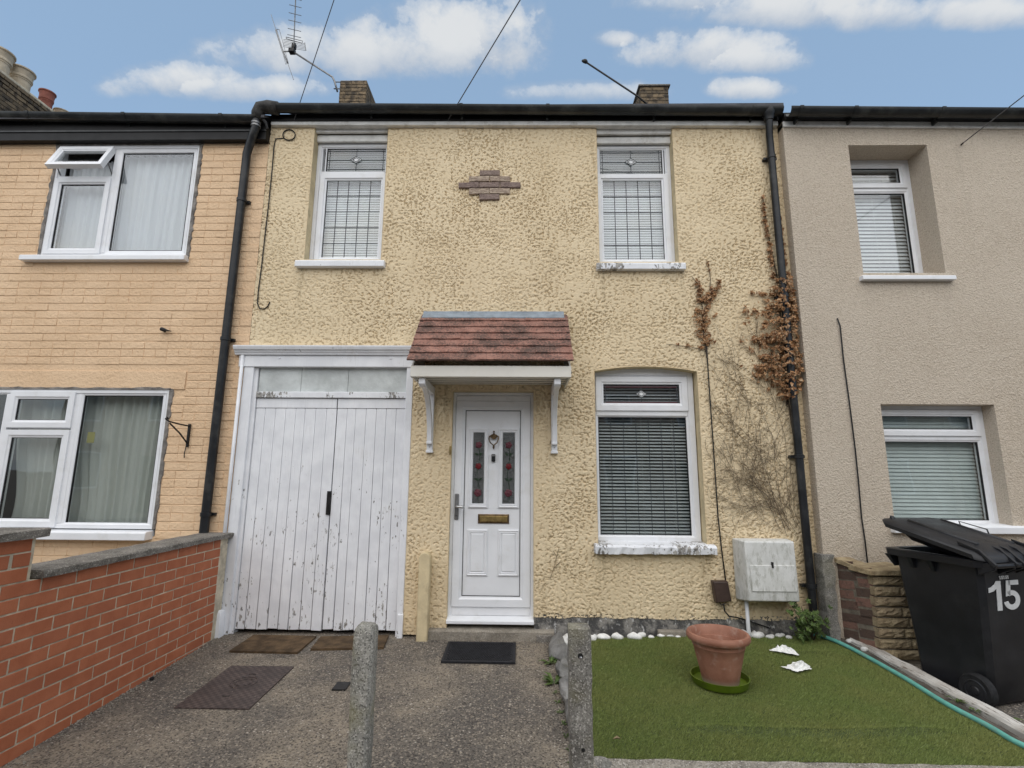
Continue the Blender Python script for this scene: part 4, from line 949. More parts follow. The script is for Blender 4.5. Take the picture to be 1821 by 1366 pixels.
# ================================================================== garden walls
GW = thing('garden_wall', 'red brick garden wall with grey concrete coping beside the garage', 'wall', (-2.66, -1.2, -.05))
WXF = -2.610
core = MB().box(-2.80, WXF - .0035, -3.4, -.03, -.3, .797).build('mortar_core', 'mortar', GW); MB().box(-2.80, WXF - .0035, -3.4, -1.90, .798, 1.02).build('mortar_core', 'mortar', GW)
RB = [brick_mesh('red_brick', .214, .0655, .013, .0022, 'red_brick', .0012, k) for k in range(6)]; HB = [brick_mesh('red_brick', .095, .0655, .013, .0022, 'red_brick', .0012, k) for k in range(3)]
rg = random.Random(31)
for r_ in range(0, 13):
    z = .7625 - r_ * .075; s0 = -.2522 + (0 if r_ % 2 == 0 else .1125)
    yj = s0
    while yj > -3.3:
        y1, y0 = yj - .225, yj
        if z > GZ(y0) - .06: place('brick', rg.choice(RB), (WXF - .012, (y0 + y1) / 2 , z), GW, (rg.uniform(-.004, .004), rg.uniform(-.003, .003), R(90) + rg.uniform(-.004, .004)))
        yj -= .225
    e = -.135 if r_ % 2 == 0 else -.1397
    if r_ % 2 == 0: place('brick', rg.choice(HB), (WXF - .012, -.197, z), GW, (0, 0, R(90)))
for r_ in range(3):
    z = .8375 + r_ * .075; yj = -1.915 - (.1125 if r_ == 1 else 0)
    if r_ == 1: place('brick', rg.choice(HB), (WXF - .012, -1.965, z), GW, (0, 0, R(90)))
    while yj > -3.3:
        place('brick', rg.choice(RB), (WXF - .012, yj - .1125, z), GW, (0, 0, R(90))); yj -= .225
mb = MB(); n = 20; rq = random.Random(8)
mb.loft([[(WXF - .03 + rq.uniform(-.01, .012), -.145, -.05 + .85 * i / n), (WXF - .006 + rq.uniform(-.01, .006), -.03, -.05 + .85 * i / n), (WXF - .1, -.02, -.05 + .85 * i / n)] for i in range(n + 1)]); mb.build('end_mortar', 'mortar_grey', GW)
def slab(parent, x0, x1, y0, y1, z0, z1, seed, mat='coping_concrete', name='coping'):
    rq = random.Random(seed); n = 8; J = lambda a=.004: rq.uniform(-a, a)
    mb = MB().loft([[(x0, y, z0), (x1 + J(), y, z0 + J(.002)), (x1 + J(), y, z1 - .006 + J(.003)), (x1 - .01, y, z1 + J(.003)), (x0, y, z1 + J(.002))] for y in [y0 + (y1 - y0) * i / n for i in range(n + 1)]])
    return mb.build(name, mat, parent)
ys_ = [-.005, -.72, -1.235, -1.86]
for k in range(3): slab(GW, -2.84, WXF + .032, ys_[k + 1] + .004, ys_[k] - .004, .802, .842, k)
slab(GW, -2.85, WXF + .035, -2.6, -1.86, 1.022, 1.066, 8)
slab(GW, -2.85, WXF + .035, -3.4, -2.605, 1.022, 1.066, 9)

RW = thing('boundary_wall', 'low brown brick wall with yellow rough stone end pier, between turf and wheelie bin', 'wall', (2.8, -.2, -.02))
A0 = Vector((2.690, -.09)); A1 = Vector((2.775, -.425)); dv = (A1 - A0).normalized(); wl = (A1 - A0).length; rz = math.atan2(-dv.x, -dv.y)   # brick face towards -x
rot = math.atan2(dv.y, dv.x)
tops = (.705, .645)
mb = MB(); nn = Vector((-dv.y, dv.x)) * -1     # to the left (towards the turf)
off = .10
mb.hexa([(A0.x + .012, A0.y, -.1), (A1.x + .012, A1.y + .0, -.1), (A1.x + .11, A1.y + .0, -.1), (A0.x + .11, A0.y, -.1), (A0.x + .012, A0.y, tops[0] - .03), (A1.x + .012, A1.y, tops[1] - .02), (A1.x + .11, A1.y, tops[1] - .02), (A0.x + .11, A0.y, tops[0] - .03)])
mb.build('mortar_core', 'mortar_dark', RW)
rg = random.Random(2); i = 0
for r_ in range(9):
    z0 = .655 - r_ * .078
    e = [0, wl * (.5 + .06 * math.sin(r_ * 1.7)), wl - .005] if r_ != 5 else [0, wl - .005]
    for a, c in zip(e[:-1], e[1:]):
        mid = A0 + dv * (a + c) / 2; sag = -.055 * ((a + c) / 2 / wl)
        place('brick', brick_mesh('brown_brick', c - a - .012, .064, .016, .004, 'brown_brick', .004, i), (mid.x + .010, mid.y, z0 + sag), RW, (0, rg.uniform(-.03, .03) + .12, rot + math.pi)); i += 1
mb = MB(); rq = random.Random(6); n = 8
mb.loft([[(A0.x + (A1.x - A0.x) * t - .012 + rq.uniform(-.008, .006), A0.y + (A1.y - A0.y) * t, tops[0] - .045 + (tops[1] - tops[0]) * t), (A0.x + (A1.x - A0.x) * t - .008, A0.y + (A1.y - A0.y) * t, tops[0] - .012 + (tops[1] - tops[0]) * t + rq.uniform(-.006, .006)), (A0.x + (A1.x - A0.x) * t + .12, A0.y + (A1.y - A0.y) * t, tops[0] - .005 + (tops[1] - tops[0]) * t + rq.uniform(-.006, .006)), (A0.x + (A1.x - A0.x) * t + .12, A0.y + (A1.y - A0.y) * t, tops[0] - .05 + (tops[1] - tops[0]) * t)] for t in [k / n for k in range(n + 1)]])
mb.build('mortar_cap', 'yellow_stone', RW)
PX0, PX1, PY = 2.775, 3.10, -.43
MB().box(PX0 + .012, PX1, PY + .012, -.12, -.1, .61).build('mortar_core', 'mortar_dark', RW)
def rough_stone(x0, x1, z0, z1, seed, proud=.02):
    rq = random.Random(seed); nx, nz = 7, 4; mb = MB(); g_ = []
    for j in range(nz + 1):
        for i_ in range(nx + 1):
            ed = i_ in (0, nx) or j in (0, nz)
            g_.append((x0 + (x1 - x0) * i_ / nx + (0 if i_ in (0, nx) else rq.uniform(-.006, .006)), PY - (.002 + rq.uniform(0, .006) if ed else proud * rq.uniform(.35, 1.15)), z0 + (z1 - z0) * j / nz))
    fs = [(j * (nx + 1) + i_, j * (nx + 1) + i_ + 1, (j + 1) * (nx + 1) + i_ + 1, (j + 1) * (nx + 1) + i_) for j in range(nz) for i_ in range(nx)]
    mb.add(g_, fs); mb.hexa([(x0, PY, z0), (x1, PY, z0), (x1, PY + .1, z0), (x0, PY + .1, z0), (x0, PY, z1), (x1, PY, z1), (x1, PY + .1, z1), (x0, PY + .1, z1)])
    return mb.build('stone_block', 'yellow_stone', RW, fix=False)
zz = .605; k = 0
for r_ in range(8):
    h_ = .072 if r_ else .070
    if r_ == 7: cuts = [PX0 + .0, PX1]
    elif r_ % 2: cuts = [PX0 - .004, PX0 + .20, PX1]
    else: cuts = [PX0 - .006, PX0 + .245, PX1]
    for a, c in zip(cuts[:-1], cuts[1:]): rough_stone(a + .004, c - .004, zz - h_ + .003, zz - .004, k, .022); k += 1
    zz -= .077
slab_ = MB(); rq = random.Random(1)
slab_.hexa([(PX0 - .035, PY - .035, .612), (PX1 + .02, PY - .04, .612), (PX1 + .02, -.10, .612), (PX0 - .06, -.22, .612), (PX0 - .03, PY - .03, .652), (PX1 + .02, PY - .032, .660), (PX1 + .02, -.10, .665), (PX0 - .05, -.22, .662)])
slab_.build('coping', 'yellow_stone', RW, bevel=.008)

def cpost(label, x0, x1, yf, dep, z0, z1, mat, seed, broken, chamf=.012):
    rq = random.Random(seed); n = 14; lo = []
    ring_ = lambda x0, x1, z, j: [(x0 + chamf + rq.uniform(-j, j), yf, z), (x1 - chamf + rq.uniform(-j, j), yf, z), (x1 + rq.uniform(-j, j), yf + chamf, z), (x1 + rq.uniform(-j, j), yf + dep, z), (x0 + rq.uniform(-j, j), yf + dep, z), (x0 + rq.uniform(-j, j), yf + chamf, z)]
    for i in range(n + 1): lo.append(ring_(x0, x1, z0 + (z1 - z0) * i / n, .0034))
    if broken:
        lo[-1] = [(x, y, z + rq.uniform(-.02, .006)) for x, y, z in lo[-1]]
        cx = (x0 + x1) / 2; cyy = yf + dep / 2
        lo.append([(cx + (x - cx) * .90 + rq.uniform(-.006, .006), cyy + (y - cyy) * .90, z1 + rq.uniform(.008, .026)) for x, y, z in lo[-1]])
        lo.append([(cx + (x - cx) * .78 + rq.uniform(-.008, .008), cyy + (y - cyy) * .78, z1 + rq.uniform(.010, .034)) for x, y, z in lo[0]])
    else: lo.append([(x + (.004 if x < (x0 + x1) / 2 else -.004), y + (.004 if y < yf + dep / 2 else -.004), z1 + .004) for x, y, z in lo[-1]])
    return tag(MB().loft(lo).build('concrete_post', mat, smooth='auto'), label, 'post')
cpost('pebbly grey concrete gatepost with broken rough top, standing on the driveway', -.742, -.655, -2.30, .095, -.25, .675, 'post_concrete', 1, True)
p2 = cpost('speckled concrete gatepost with flat top and bolt hole, at the turf corner', .214, .311, -2.30, .095, -.25, .703, 'post_concrete_dark', 2, False)
MB().tube([(.262, -2.301, .655 - .06), (.262, -2.285, .655 - .06)], .012, 12).build('bolt_hole', 'dark_gap', p2); MB().blob((.263, -2.302, .588), (.006, .006, .006), 1, 8, 6).build('bolt_end', 'steel', p2)
MB().tube([(.268, -2.301, .225), (.268, -2.285, .225)], .008, 12).build('bolt_hole', 'dark_gap', p2)
mb = MB(); rq = random.Random(17); n = 12
mb.loft([[(2.555 + rq.uniform(-.01, .008) + .02 * (1 - t), -.135, -.08 + .80 * t), (2.655 + rq.uniform(-.01, .01), -.135 + rq.uniform(-.01, .01), -.08 + .80 * t), (2.665, -.02, -.08 + .80 * t), (2.555, -.02, -.08 + .80 * t)] for t in [k / n for k in range(n + 1)]])
tag(mb.build('concrete_post', 'rough_grey'), 'crumbling mortar covered post stub at the house corner beside the downpipe', 'post')

# ================================================================== lawn
LX, RX, FY_, BYK = .372, 2.630, -1.858, -.02
def wr(x, y):   # height of the lawn with its creases
    g_ = lambda y0, w_, h_, x0, x1: h_ * np.exp(-((y - y0 - .03 * np.sin(x * 3)) / w_) ** 2) * np.clip((x - x0) / .25, 0, 1) * np.clip((x1 - x) / .25, 0, 1)
    return .03 + .03 * y + .006 * perlin(x * 1.7, y * 1.7, 21) + .003 * perlin(x * 5, y * 5, 22) + g_(-1.56, .024, .030, .85, 2.45) + g_(-.40, .03, .012, 1.9, 2.6)
def back(x): return -.145 + .13 * np.clip((x - .6) / 1.0, 0, 1)
nx, ny = 110, 90; mb = MB(); U, V = np.meshgrid(np.linspace(LX, RX, nx), np.linspace(0, 1, ny)); Yv = FY_ + (back(U) - FY_) * V
Z_ = wr(U, Yv); mb.v = np.stack([U, Yv, Z_], -1).reshape(-1, 3).tolist()
mb.f = [(j * nx + i, j * nx + i + 1, (j + 1) * nx + i + 1, (j + 1) * nx + i) for j in range(ny - 1) for i in range(nx - 1)]
struct(mb.build('turf', 'turf_back', smooth=True, fix=False))
N = 280000
bxp = RNG.uniform(LX + .003, RX - .003, N); v_ = RNG.uniform(0, 1, N) ; byp = FY_ + (back(bxp) - FY_) * v_; bzp = wr(bxp, byp)
an = RNG.normal(-.75, .55, N); ln = RNG.uniform(.010, .019, N); ti = RNG.uniform(.25, .95, N)
dxv, dyv = np.cos(an) * np.sin(ti) * ln, np.sin(an) * np.sin(ti) * ln; hz_ = np.cos(ti) * ln; wv = RNG.uniform(.0010, .0017, N); wa = RNG.uniform(0, 6.28, N)
v0 = np.stack([bxp - np.cos(wa) * wv, byp - np.sin(wa) * wv, bzp], -1); v1 = np.stack([bxp + np.cos(wa) * wv, byp + np.sin(wa) * wv, bzp], -1); v2 = np.stack([bxp + dxv, byp + dyv, bzp + hz_], -1)
co = np.stack([v0, v1, v2], 1).reshape(-1, 3).astype(np.float32)
me = bpy.data.meshes.new('artificial_grass'); me.vertices.add(3 * N); me.vertices.foreach_set('co', co.ravel()); me.loops.add(3 * N); me.loops.foreach_set('vertex_index', np.arange(3 * N, dtype=np.int32))
me.polygons.add(N); me.polygons.foreach_set('loop_start', np.arange(0, 3 * N, 3, dtype=np.int32)); me.update(calc_edges=True); me.materials.append(MATS['turf_blade'])
ag = stuff(place('artificial_grass', me, (0, 0, 0))); ag['label'] = 'short green artificial grass covering the small front garden'; ag['category'] = 'grass'
# edging
mb = MB(); n = 30; rq = random.Random(11)
mb.loft([[(.33 + 2.5 * i / n, FY_ - .30, -.25), (.33 + 2.5 * i / n, FY_ - .30, -.06 + rq.uniform(-.003, .003)), (.33 + 2.5 * i / n, FY_ - .006 + rq.uniform(-.004, .004), -.020 + rq.uniform(-.003, .003)), (.33 + 2.5 * i / n, FY_ - .002, -.25)] for i in range(n + 1)])
tag(mb.build('front_edging', 'kerb_concrete'), 'low concrete edging along the front of the artificial grass', 'edging')
mb = MB(); n = 26; rq = random.Random(13); lo = []
for i in range(n + 1):
    y = -.16 - 2.0 * i / n; xo = 2.705 + .004 * math.sin(i * .9) + .03 * (i / n)
    lo.append([(xo, y, -.2), (xo + rq.uniform(-.006, .006), y, TZ(y) + .030 + rq.uniform(-.003, .003)), (xo + .012, y, TZ(y) + .044 + rq.uniform(-.003, .003)), (xo + .085 + rq.uniform(-.006, .006), y, TZ(y) + .042 + rq.uniform(-.003, .003)), (xo + .098, y, TZ(y) + .015), (xo + .098, y, -.2)])
mb.loft(lo); tag(mb.build('timber_edging', 'kerb_timber'), 'weathered pale timber edging board beside the green hose', 'edging')
mb = MB(); rq = random.Random(14); lo = []
for i in range(21):
    y = -.10 - 1.75 * i / 20; lo.append([(2.63, y, -.1), (2.632, y, TZ(y) + .012 + rq.uniform(-.008, .008)), (2.67, y, TZ(y) + .020 + rq.uniform(-.01, .01)), (2.72, y, TZ(y) + .010 + rq.uniform(-.01, .01)), (2.72, y, -.1)])
st3 = mb.loft(lo).build('soil_strip', 'ground_dirt'); struct(st3)
# hose
hp_ = [(2.30, .02, .06), (2.39, .0, .062)] + [tuple(FT(*a) + Vector((0, 0, .016))) for a in ((1470, 1132), (1520, 1158), (1600, 1205), (1680, 1255), (1760, 1298), (1800, 1322))]
hp_[2] = (2.52, -.06, .055); hp_[3] = (2.60, -.28, .045)
fp = [Vector(p) for p in hp_] + [Vector((2.640, -1.76, -.005)), Vector((2.60, -1.86, -.004)), Vector((2.50, -1.93, -.02))]
sm_ = []
for i in range(len(fp) - 1):
    p0, p1, p2_, p3 = fp[max(i - 1, 0)], fp[i], fp[i + 1], fp[min(i + 2, len(fp) - 1)]
    for k in range(6):
        t = k / 6; sm_.append(.5 * ((2 * p1) + (p2_ - p0) * t + (2 * p0 - 5 * p1 + 4 * p2_ - p3) * t * t + (3 * p1 - p0 - 3 * p2_ + p3) * t ** 3))
sm_.append(fp[-1]); tag(MB().tube(sm_, .0155, 12).build('garden_hose', 'hose_green', smooth=True), 'turquoise green garden hose lying along the right edge of the artificial grass', 'hose')
# white stones along the house
rg = random.Random(5); wst = []
ws = [(1000, 1143, .055), (1012, 1136, .045), (1055, 1138, .04), (1074, 1136, .05), (1097, 1136, .052), (1128, 1136, .058), (1140, 1133, .04), (1158, 1135, .03), (1175, 1133, .035), (1192, 1132, .045), (1205, 1134, .022), (1322, 1132, .055), (1347, 1134, .055), (1370, 1135, .036), (1387, 1133, .04), (1404, 1136, .03), (1008, 1154, .035), (1327, 1127, .04)]
for i, (px, py, r_) in enumerate(ws):
    p = FT(px, py); mb = MB().blob((p.x, min(p.y, -.03) - (.0 if p.x > .6 else .02), TZ(p.y) + r_ * .30), (r_ * rg.uniform(.85, 1.2), r_ * rg.uniform(.6, .8), r_ * rg.uniform(.42, .7)), i + 40, 12, 9)
    wst.append(tag(mb.build('white_stone', 'white_stone', smooth=True), '', 'stone', 'white stones along the house wall'))
ORD = 'first second third fourth fifth sixth seventh eighth ninth tenth eleventh twelfth thirteenth fourteenth fifteenth sixteenth seventeenth eighteenth'.split()
for i, o in enumerate(sorted(wst, key=lambda o: o.location.x)): o['label'] = ORD[i] + ' white stone from the doorstep in the row along the house wall'
for i, (px, py, r_) in enumerate([(1492, 1142, .022), (1527, 1151, .024)]):
    p = FG(px, py); tag(MB().blob((2.70 - .01 * i, -.17 - .20 * i, .045), (r_, r_, r_ * .8), i + 90, 10, 8).build('pebble', 'white_stone', smooth=True), 'small white pebble at the foot of the brown brick wall, nearer the ' + ('house corner', 'stone pier')[i], 'stone', 'pebbles by the boundary wall')
# grey rocks retaining the lawn
for i, (x, y, rx, ry, rz_) in enumerate([(.315, -.36, .085, .19, .075), (.312, -.73, .075, .17, .062), (.325, -1.06, .065, .15, .058), (.318, -1.38, .07, .16, .06), (.335, -1.70, .06, .15, .055)]):
    tag(MB().blob((x, y, GZ(y) + .038), (rx, ry, rz_), i + 60, 9, 7, .55).build('border_rock', 'grey_rock', bevel=.006), ORD[i] + ' grey border rock from the doorstep, between path and artificial grass', 'rock', 'grey border rocks')
mb = MB(); mb.blob((.40, -1.90, -.05), (.06, .05, .05), 4, 8, 6, .3); tag(mb.build('slate_piece', 'rough_grey', smooth='auto'), 'broken grey slate piece at the foot of the bolt-holed gatepost', 'slate')

# plant pot in its saucer
pc = Vector((1.335, -.98, 0)); pz = TZ(-.98) + .012
prof = [(.172, 0), (.178, .006), (.184, .042), (.188, .047), (.182, .047), (.174, .012), (.0, .010)]
tag(MB().lathe(prof, (pc.x, pc.y, pz), 48).build('plant_saucer', 'green_plastic', smooth='auto'), 'lime green plastic saucer under the terracotta pot', 'saucer')
prof = [(.126, 0), (.132, .006), (.145, .08), (.172, .20), (.186, .262), (.190, .266), (.191, .284), (.196, .300), (.204, .305), (.222, .308), (.231, .322), (.231, .344), (.222, .358), (.205, .360), (.196, .352), (.186, .30), (.182, .285), (.176, .285), (.150, .12), (.0, .12)]
prof2 = []
for k, (r_, z) in enumerate(prof): prof2.append((r_ * .885, z * .86))
tag(MB().lathe(prof2, (pc.x, pc.y - .01, pz + .012), 64).build('plant_pot', 'terracotta', smooth='auto'), 'empty terracotta plant pot standing in a green saucer on the artificial grass', 'pot')
# litter
def crumple(c, sx, sy, sz, seed, rz_):
    rq = random.Random(seed); mb = MB(); n = 11; pts = []
    for j in range(n + 1):
        for i in range(n + 1):
            u, v = i / n - .5, j / n - .5; h_ = (1 - 3.2 * (u * u * 1.2 + v * v)) * sz * (rq.uniform(.1, 1.25) if (i + j) % 2 else rq.uniform(.5, 1.0))
            x, y = u * sx * (1 + .5 * v) + rq.uniform(-.006, .006), v * sy * (1 - .5 * u) + rq.uniform(-.006, .006)
            pts.append((c[0] + x * math.cos(rz_) - y * math.sin(rz_), c[1] + x * math.sin(rz_) + y * math.cos(rz_), c[2] + max(.002, h_)))
    mb.add(pts, [(j * (n + 1) + i, j * (n + 1) + i + 1, (j + 1) * (n + 1) + i + 1, (j + 1) * (n + 1) + i) for j in range(n) for i in range(n)])
    o = mb.build('crumpled_paper', 'white_paper', fix=False); m_ = o.modifiers.new('t', 'SOLIDIFY'); m_.thickness = .002; return o
p = FT(1397, 1163); tag(crumple((p.x, p.y, TZ(p.y) + .020), .10, .16, .045, 3, .9), 'crumpled white paper scrap on the turf, nearer the meter box', 'litter')
p = FT(1422, 1194); tag(crumple((p.x, p.y, TZ(p.y) + .020), .18, .085, .05, 8, .25), 'crumpled white paper scrap with a long tail on the turf', 'litter')
p = FT(1097, 1325); mb = MB()
mb.add([(p.x - .02, p.y, p.z + .03), (p.x, p.y - .015, p.z + .042), (p.x + .022, p.y + .005, p.z + .03), (p.x + .004, p.y + .02, p.z + .036)], [(0, 1, 2, 3)]); o = mb.build('dry_leaf', 'twig_pale', fix=False); o.modifiers.new('t', 'SOLIDIFY').thickness = .0015
tag(o, 'small dry pale leaf lying on the front of the artificial grass', 'leaf')

# ================================================================== on the paving
def flat(name, label, cat, mat, x0, x1, y0, y1, t=.012, rz_=0, up=.005):
    mb = MB(); n = 10; cx, cy = (x0 + x1) / 2, (y0 + y1) / 2; g_ = []
    for tp in (0, 1):
        for j in range(n + 1):
            for i in range(n + 1):
                x, y = x0 + (x1 - x0) * i / n - cx, y0 + (y1 - y0) * j / n - cy; xr, yr = cx + x * math.cos(rz_) - y * math.sin(rz_), cy + x * math.sin(rz_) + y * math.cos(rz_)
                g_.append((xr, yr, GZ(yr) + up + (t if tp else -.012)))
    m_ = (n + 1) ** 2; fs = [(m_ + j * (n + 1) + i, m_ + j * (n + 1) + i + 1, m_ + (j + 1) * (n + 1) + i + 1, m_ + (j + 1) * (n + 1) + i) for j in range(n) for i in range(n)]
    b_ = [i for i in range(n)] + [j * (n + 1) + n for j in range(n)] + [n * (n + 1) + n - i for i in range(n)] + [(n - j) * (n + 1) for j in range(n)]
    for a, c in zip(b_, b_[1:] + b_[:1]): fs.append((a, c, c + m_, a + m_))
    mb.add(g_, fs); return tag(mb.build(name, mat), label, cat)
DM = thing('door_mat', 'black rubber door mat in front of the white front door', 'mat', (-.32, -.34, GZ(-.34)))
x0, x1, y0, y1 = -.604, -.038, -.548, -.138
rb = MB()
sl2 = .04
def mz(y, h_): return GZ(y) + .005 + h_
rb.hexa([(x0, y0, mz(y0, 0)), (x1, y0, mz(y0, 0)), (x1, y1, mz(y1, 0)), (x0, y1, mz(y1, 0)), (x0, y0, mz(y0, .008)), (x1, y0, mz(y0, .008)), (x1, y1, mz(y1, .008)), (x0, y1, mz(y1, .008))]); rb.build('mat_base', 'mat_rubber', DM)
for (a, c, d, e) in ((x0, x1, y0, y0 + .022), (x0, x1, y1 - .022, y1), (x0, x0 + .022, y0 + .0225, y1 - .0225), (x1 - .022, x1, y0 + .0225, y1 - .0225)):
    MB().hexa([(a, d, mz(d, .008)), (c, d, mz(d, .008)), (c, e, mz(e, .008)), (a, e, mz(e, .008)), (a, d, mz(d, .014)), (c, d, mz(d, .014)), (c, e, mz(e, .014)), (a, e, mz(e, .014))]).build('mat_rim', 'mat_rubber', DM, bevel=.003)
mb = MB(); nx, ny = 26, 15
for j in range(ny):
    for i in range(nx):
        cx = x0 + .034 + (x1 - x0 - .068) * (i + .25 * (j % 2) * 2) / nx; cy = y0 + .034 + (y1 - y0 - .068) * (j + .5) / ny; 
        if cx > x1 - .03: continue
        mb.box(cx - .003, cx + .012, cy - .0045, cy + .0045, mz(cy, .008), mz(cy, .0125))
stuff(mb.build('mat_studs', 'mat_rubber', DM))
flat('coir_mat', 'worn brown coir mat before the garage, nearer the red brick wall', 'mat', 'coir', -2.305, -1.755, -.405, -.045, .012, -.02)
flat('coir_mat', 'worn brown coir mat before the garage, nearer the front door', 'mat', 'coir', -1.70, -1.125, -.31, -.03, .012, .10)
MC = flat('manhole_cover', 'rusty dark iron manhole cover set in the driveway', 'manhole cover', 'manhole_iron', -2.145, -1.675, -1.285, -.655, .004, .0, .004)
for r_ in (.055, .085):
    c_ = (-1.90, -.93); mb = MB(); lo = []
    for k in range(37):
        a = 2 * math.pi * k / 36; cx, cy = c_[0] + r_ * math.cos(a), c_[1] + r_ * math.sin(a); lo.append((cx, cy, GZ(cy) + .009))
    MB().tube(lo, .004, 6, False).build('cover_ring', 'manhole_iron', MC)
for yy in (-.80, -1.13): MB().tube([(-1.935, yy, GZ(yy) + .006), (-1.885, yy, GZ(yy) + .006)], .005, 8).build('lifting_slot', 'dark_gap', MC)
flat('stopcock_cover', 'small black stopcock cover in the driveway behind the broken gatepost', 'cover', 'iron_black', -1.262, -1.17, -1.015, -.90, .006, 0, .004)
mb = MB(); rq = random.Random(1)
for (px, py) in ((575, 1247), (560, 1252)): pass
p = FG(270, 1209); tag(MB().blob((p.x, p.y, p.z + .008), (.018, .014, .012), 3, 8, 6).build('clinker', 'rubber', smooth=True), 'small black lump of grit on the driveway by the red brick wall', 'stone')
MB_f = MB(); MB_f.box(1.17, 1.40, -.075, -.005, .0, .075)
tag(MB_f.build('drain_surround', 'step_concrete', bevel=.008), 'small concrete surround at the foot of the wall under the downstairs window', 'surround')

# ================================================================== meter box, cable box, cables
MT = thing('meter_box', 'white gas meter box with grey dirt, mounted low on the cream wall', 'meter box', (2.1, -.1, .35))
yb_, yf_ = -.005, -.22
bod = MB().loft([[(1.862, yb_, .33), (2.335, yb_, .33), (2.335, yb_, .835), (1.862, yb_, .835)], [(1.862, -.05, .33), (2.335, -.05, .33), (2.335, -.05, .835), (1.862, -.05, .835)],
                 [(1.888, yf_ + .01, .355), (2.304, yf_ + .01, .355), (2.306, yf_ + .03, .832), (1.886, yf_ + .03, .832)], [(1.896, yf_, .430), (2.298, yf_, .430), (2.300, yf_ + .02, .826), (1.892, yf_ + .02, .826)]])
bod.build('box_body', 'meter_white', MT, bevel=.008)
dr = MB().hexa([(1.915, yf_ - .008, .435), (2.285, yf_ - .008, .435), (2.285, yf_ + .004, .435), (1.915, yf_ + .004, .435), (1.915, yf_ + .002, .640), (2.285, yf_ + .002, .640), (2.285, yf_ + .014, .640), (1.915, yf_ + .014, .640)]).build('meter_door', 'meter_white', MT, bevel=.003)
MB().box(2.093, 2.105, yf_ - .012, yf_ + .012, .622, .668).build('latch', 'iron_black', dr, bevel=.002)
MB().tube([(1.93, -.06, .34), (1.93, -.06, .10), (1.945, -.055, -.03)], .016, 10).build('gas_pipe', 'upvc', MT, smooth=True)
JB = thing('junction_box', 'brown plastic cable box hanging crooked on the wall beside the meter box', 'cable box', (1.73, -.03, .4))
q0 = [F(*a, -.062) for a in ((1268, 1034), (1295, 1034), (1302, 1070), (1274, 1073))]
f4 = [(v.x, v.z) for v in q0]
MB().loft([[(x, -.002, z) for x, z in f4], [(x, -.055, z) for x, z in f4], [(sum(a for a, _ in f4) / 4 + (x - sum(a for a, _ in f4) / 4) * .88, -.066, sum(c for _, c in f4) / 4 + (z - sum(c for _, c in f4) / 4) * .92) for x, z in f4]]).build('box_lid', 'brown_plastic', JB, bevel=.004)
for k in range(3): MB().tube([(1.70 + k * .03, -.04, .31), (1.72 + k * .028, -.055, .285), (1.755 + k * .015, -.05, .30)], .004, 6).build('wire_end', 'twig_pale' if k else 'wire_black', JB)
MB().tube([(1.74, -.04, .30), (1.745, -.05, .235), (1.78, -.045, .195), (1.86, -.03, .180), (1.95, -.028, .155), (2.12, -.03, .10)], .006, 7).build('tail_cable', 'wire_black', JB, smooth=True)
def cable(label, pts, r=.006, Y=-.012, mat='wire_black', name='cable'):
    ps = [F(a, c, Y + (random.uniform(-.003, .003))) for a, c in pts]; return tag(MB().tube(ps, r, 7).build(name, mat, smooth=True), label, 'cable')
cable('thin black cable running down from the dead creeper to the brown cable box', [(1256, 600), (1258, 640), (1262, 700), (1267, 770), (1271, 830), (1273, 860), (1277, 920), (1283, 975), (1291, 1037)], .0055)
loop = [(514 + 11 * math.cos(a), 240 + 9.5 * math.sin(a)) for a in np.linspace(2.5, 2.5 + 4 * math.pi, 30)]
cable('black cable with a coiled loop running down the cream wall edge beside the peach house', loop + [(490, 247), (487, 262), (484, 300), (478, 360), (471, 420), (465, 475), (459, 520), (458, 540), (462, 549), (469, 550), (476, 545), (480, 537)], .0055)
cable('thin black cable dropping down the beige wall to the low brown brick wall', [(1489, 566), (1494, 580), (1500, 640), (1511, 720), (1521, 800), (1527, 860), (1532, 920), (1538, 960), (1543, 1004)], .006, BY - .012)
def wire(label, a, Ya, c, Yc, k, r=.005, mat='wire_grey', ins=None):
    p0 = F(*a, Ya); p1 = F(*c, Yc); d = p1 - p0; pts = [p0 + d * t * k for t in np.linspace(0, 1, 12)]
    t_ = thing('telephone_wire', label, 'wire', p0); MB().tube(pts, r, 6).build('wire', mat, t_)
    MB().tube([p0 + Vector((0, -.005, 0)), (p0.x, .02 if Ya > -.09 else Ya + .06, p0.z - .01)], .008, 6).build('wall_hook', 'iron_black', t_)
    return t_
wire('overhead wire rising from the wall hook under the middle of the eaves', (797, 213), -.05, (925, 0), -.95, 8)
wire('overhead wire rising from the eaves beside the rainwater elbow', (523, 214), -.05, (594, 0), -.75, 8, .004)
wire('overhead wire fixed to the wall of the beige house', (1712, 255), BY - .02, (1821, 170), -.85, 8)

# ================================================================== aerials
def T3(px, py, Y): return F(px, py, Y)
TA = thing('tv_aerial', 'television aerial on a bent mast strapped to the bare brick chimney', 'aerial', tuple(F(605, 160, 3.85)))
Y = 3.80
MB().tube([F(600, 163, Y), F(595, 145, Y), F(591, 137, Y), F(524, 94, Y)], .018, 8).build('mast', 'dull_steel', TA, smooth=True)
for py in (146, 158): MB().tube([F(594, py, Y), F(607, py, 3.93)], .012, 6).build('mast_bracket', 'dull_steel', TA)
MB().tube([F(522, 92, Y), F(526, -8, Y - .25)], .011, 6).build('boom', 'dull_steel', TA)
for k, py in enumerate((64, 53, 38, 25, 11, -2)):
    cx = 522 + (92 - py) * .04; yy = Y - .25 * (92 - py) / 100; hw = 12 - k * .3
    MB().tube([F(cx - hw, py - 2.5, yy - .1), F(cx + hw, py + 3, yy + .1)], .006, 5).build('director', 'dull_steel', TA)
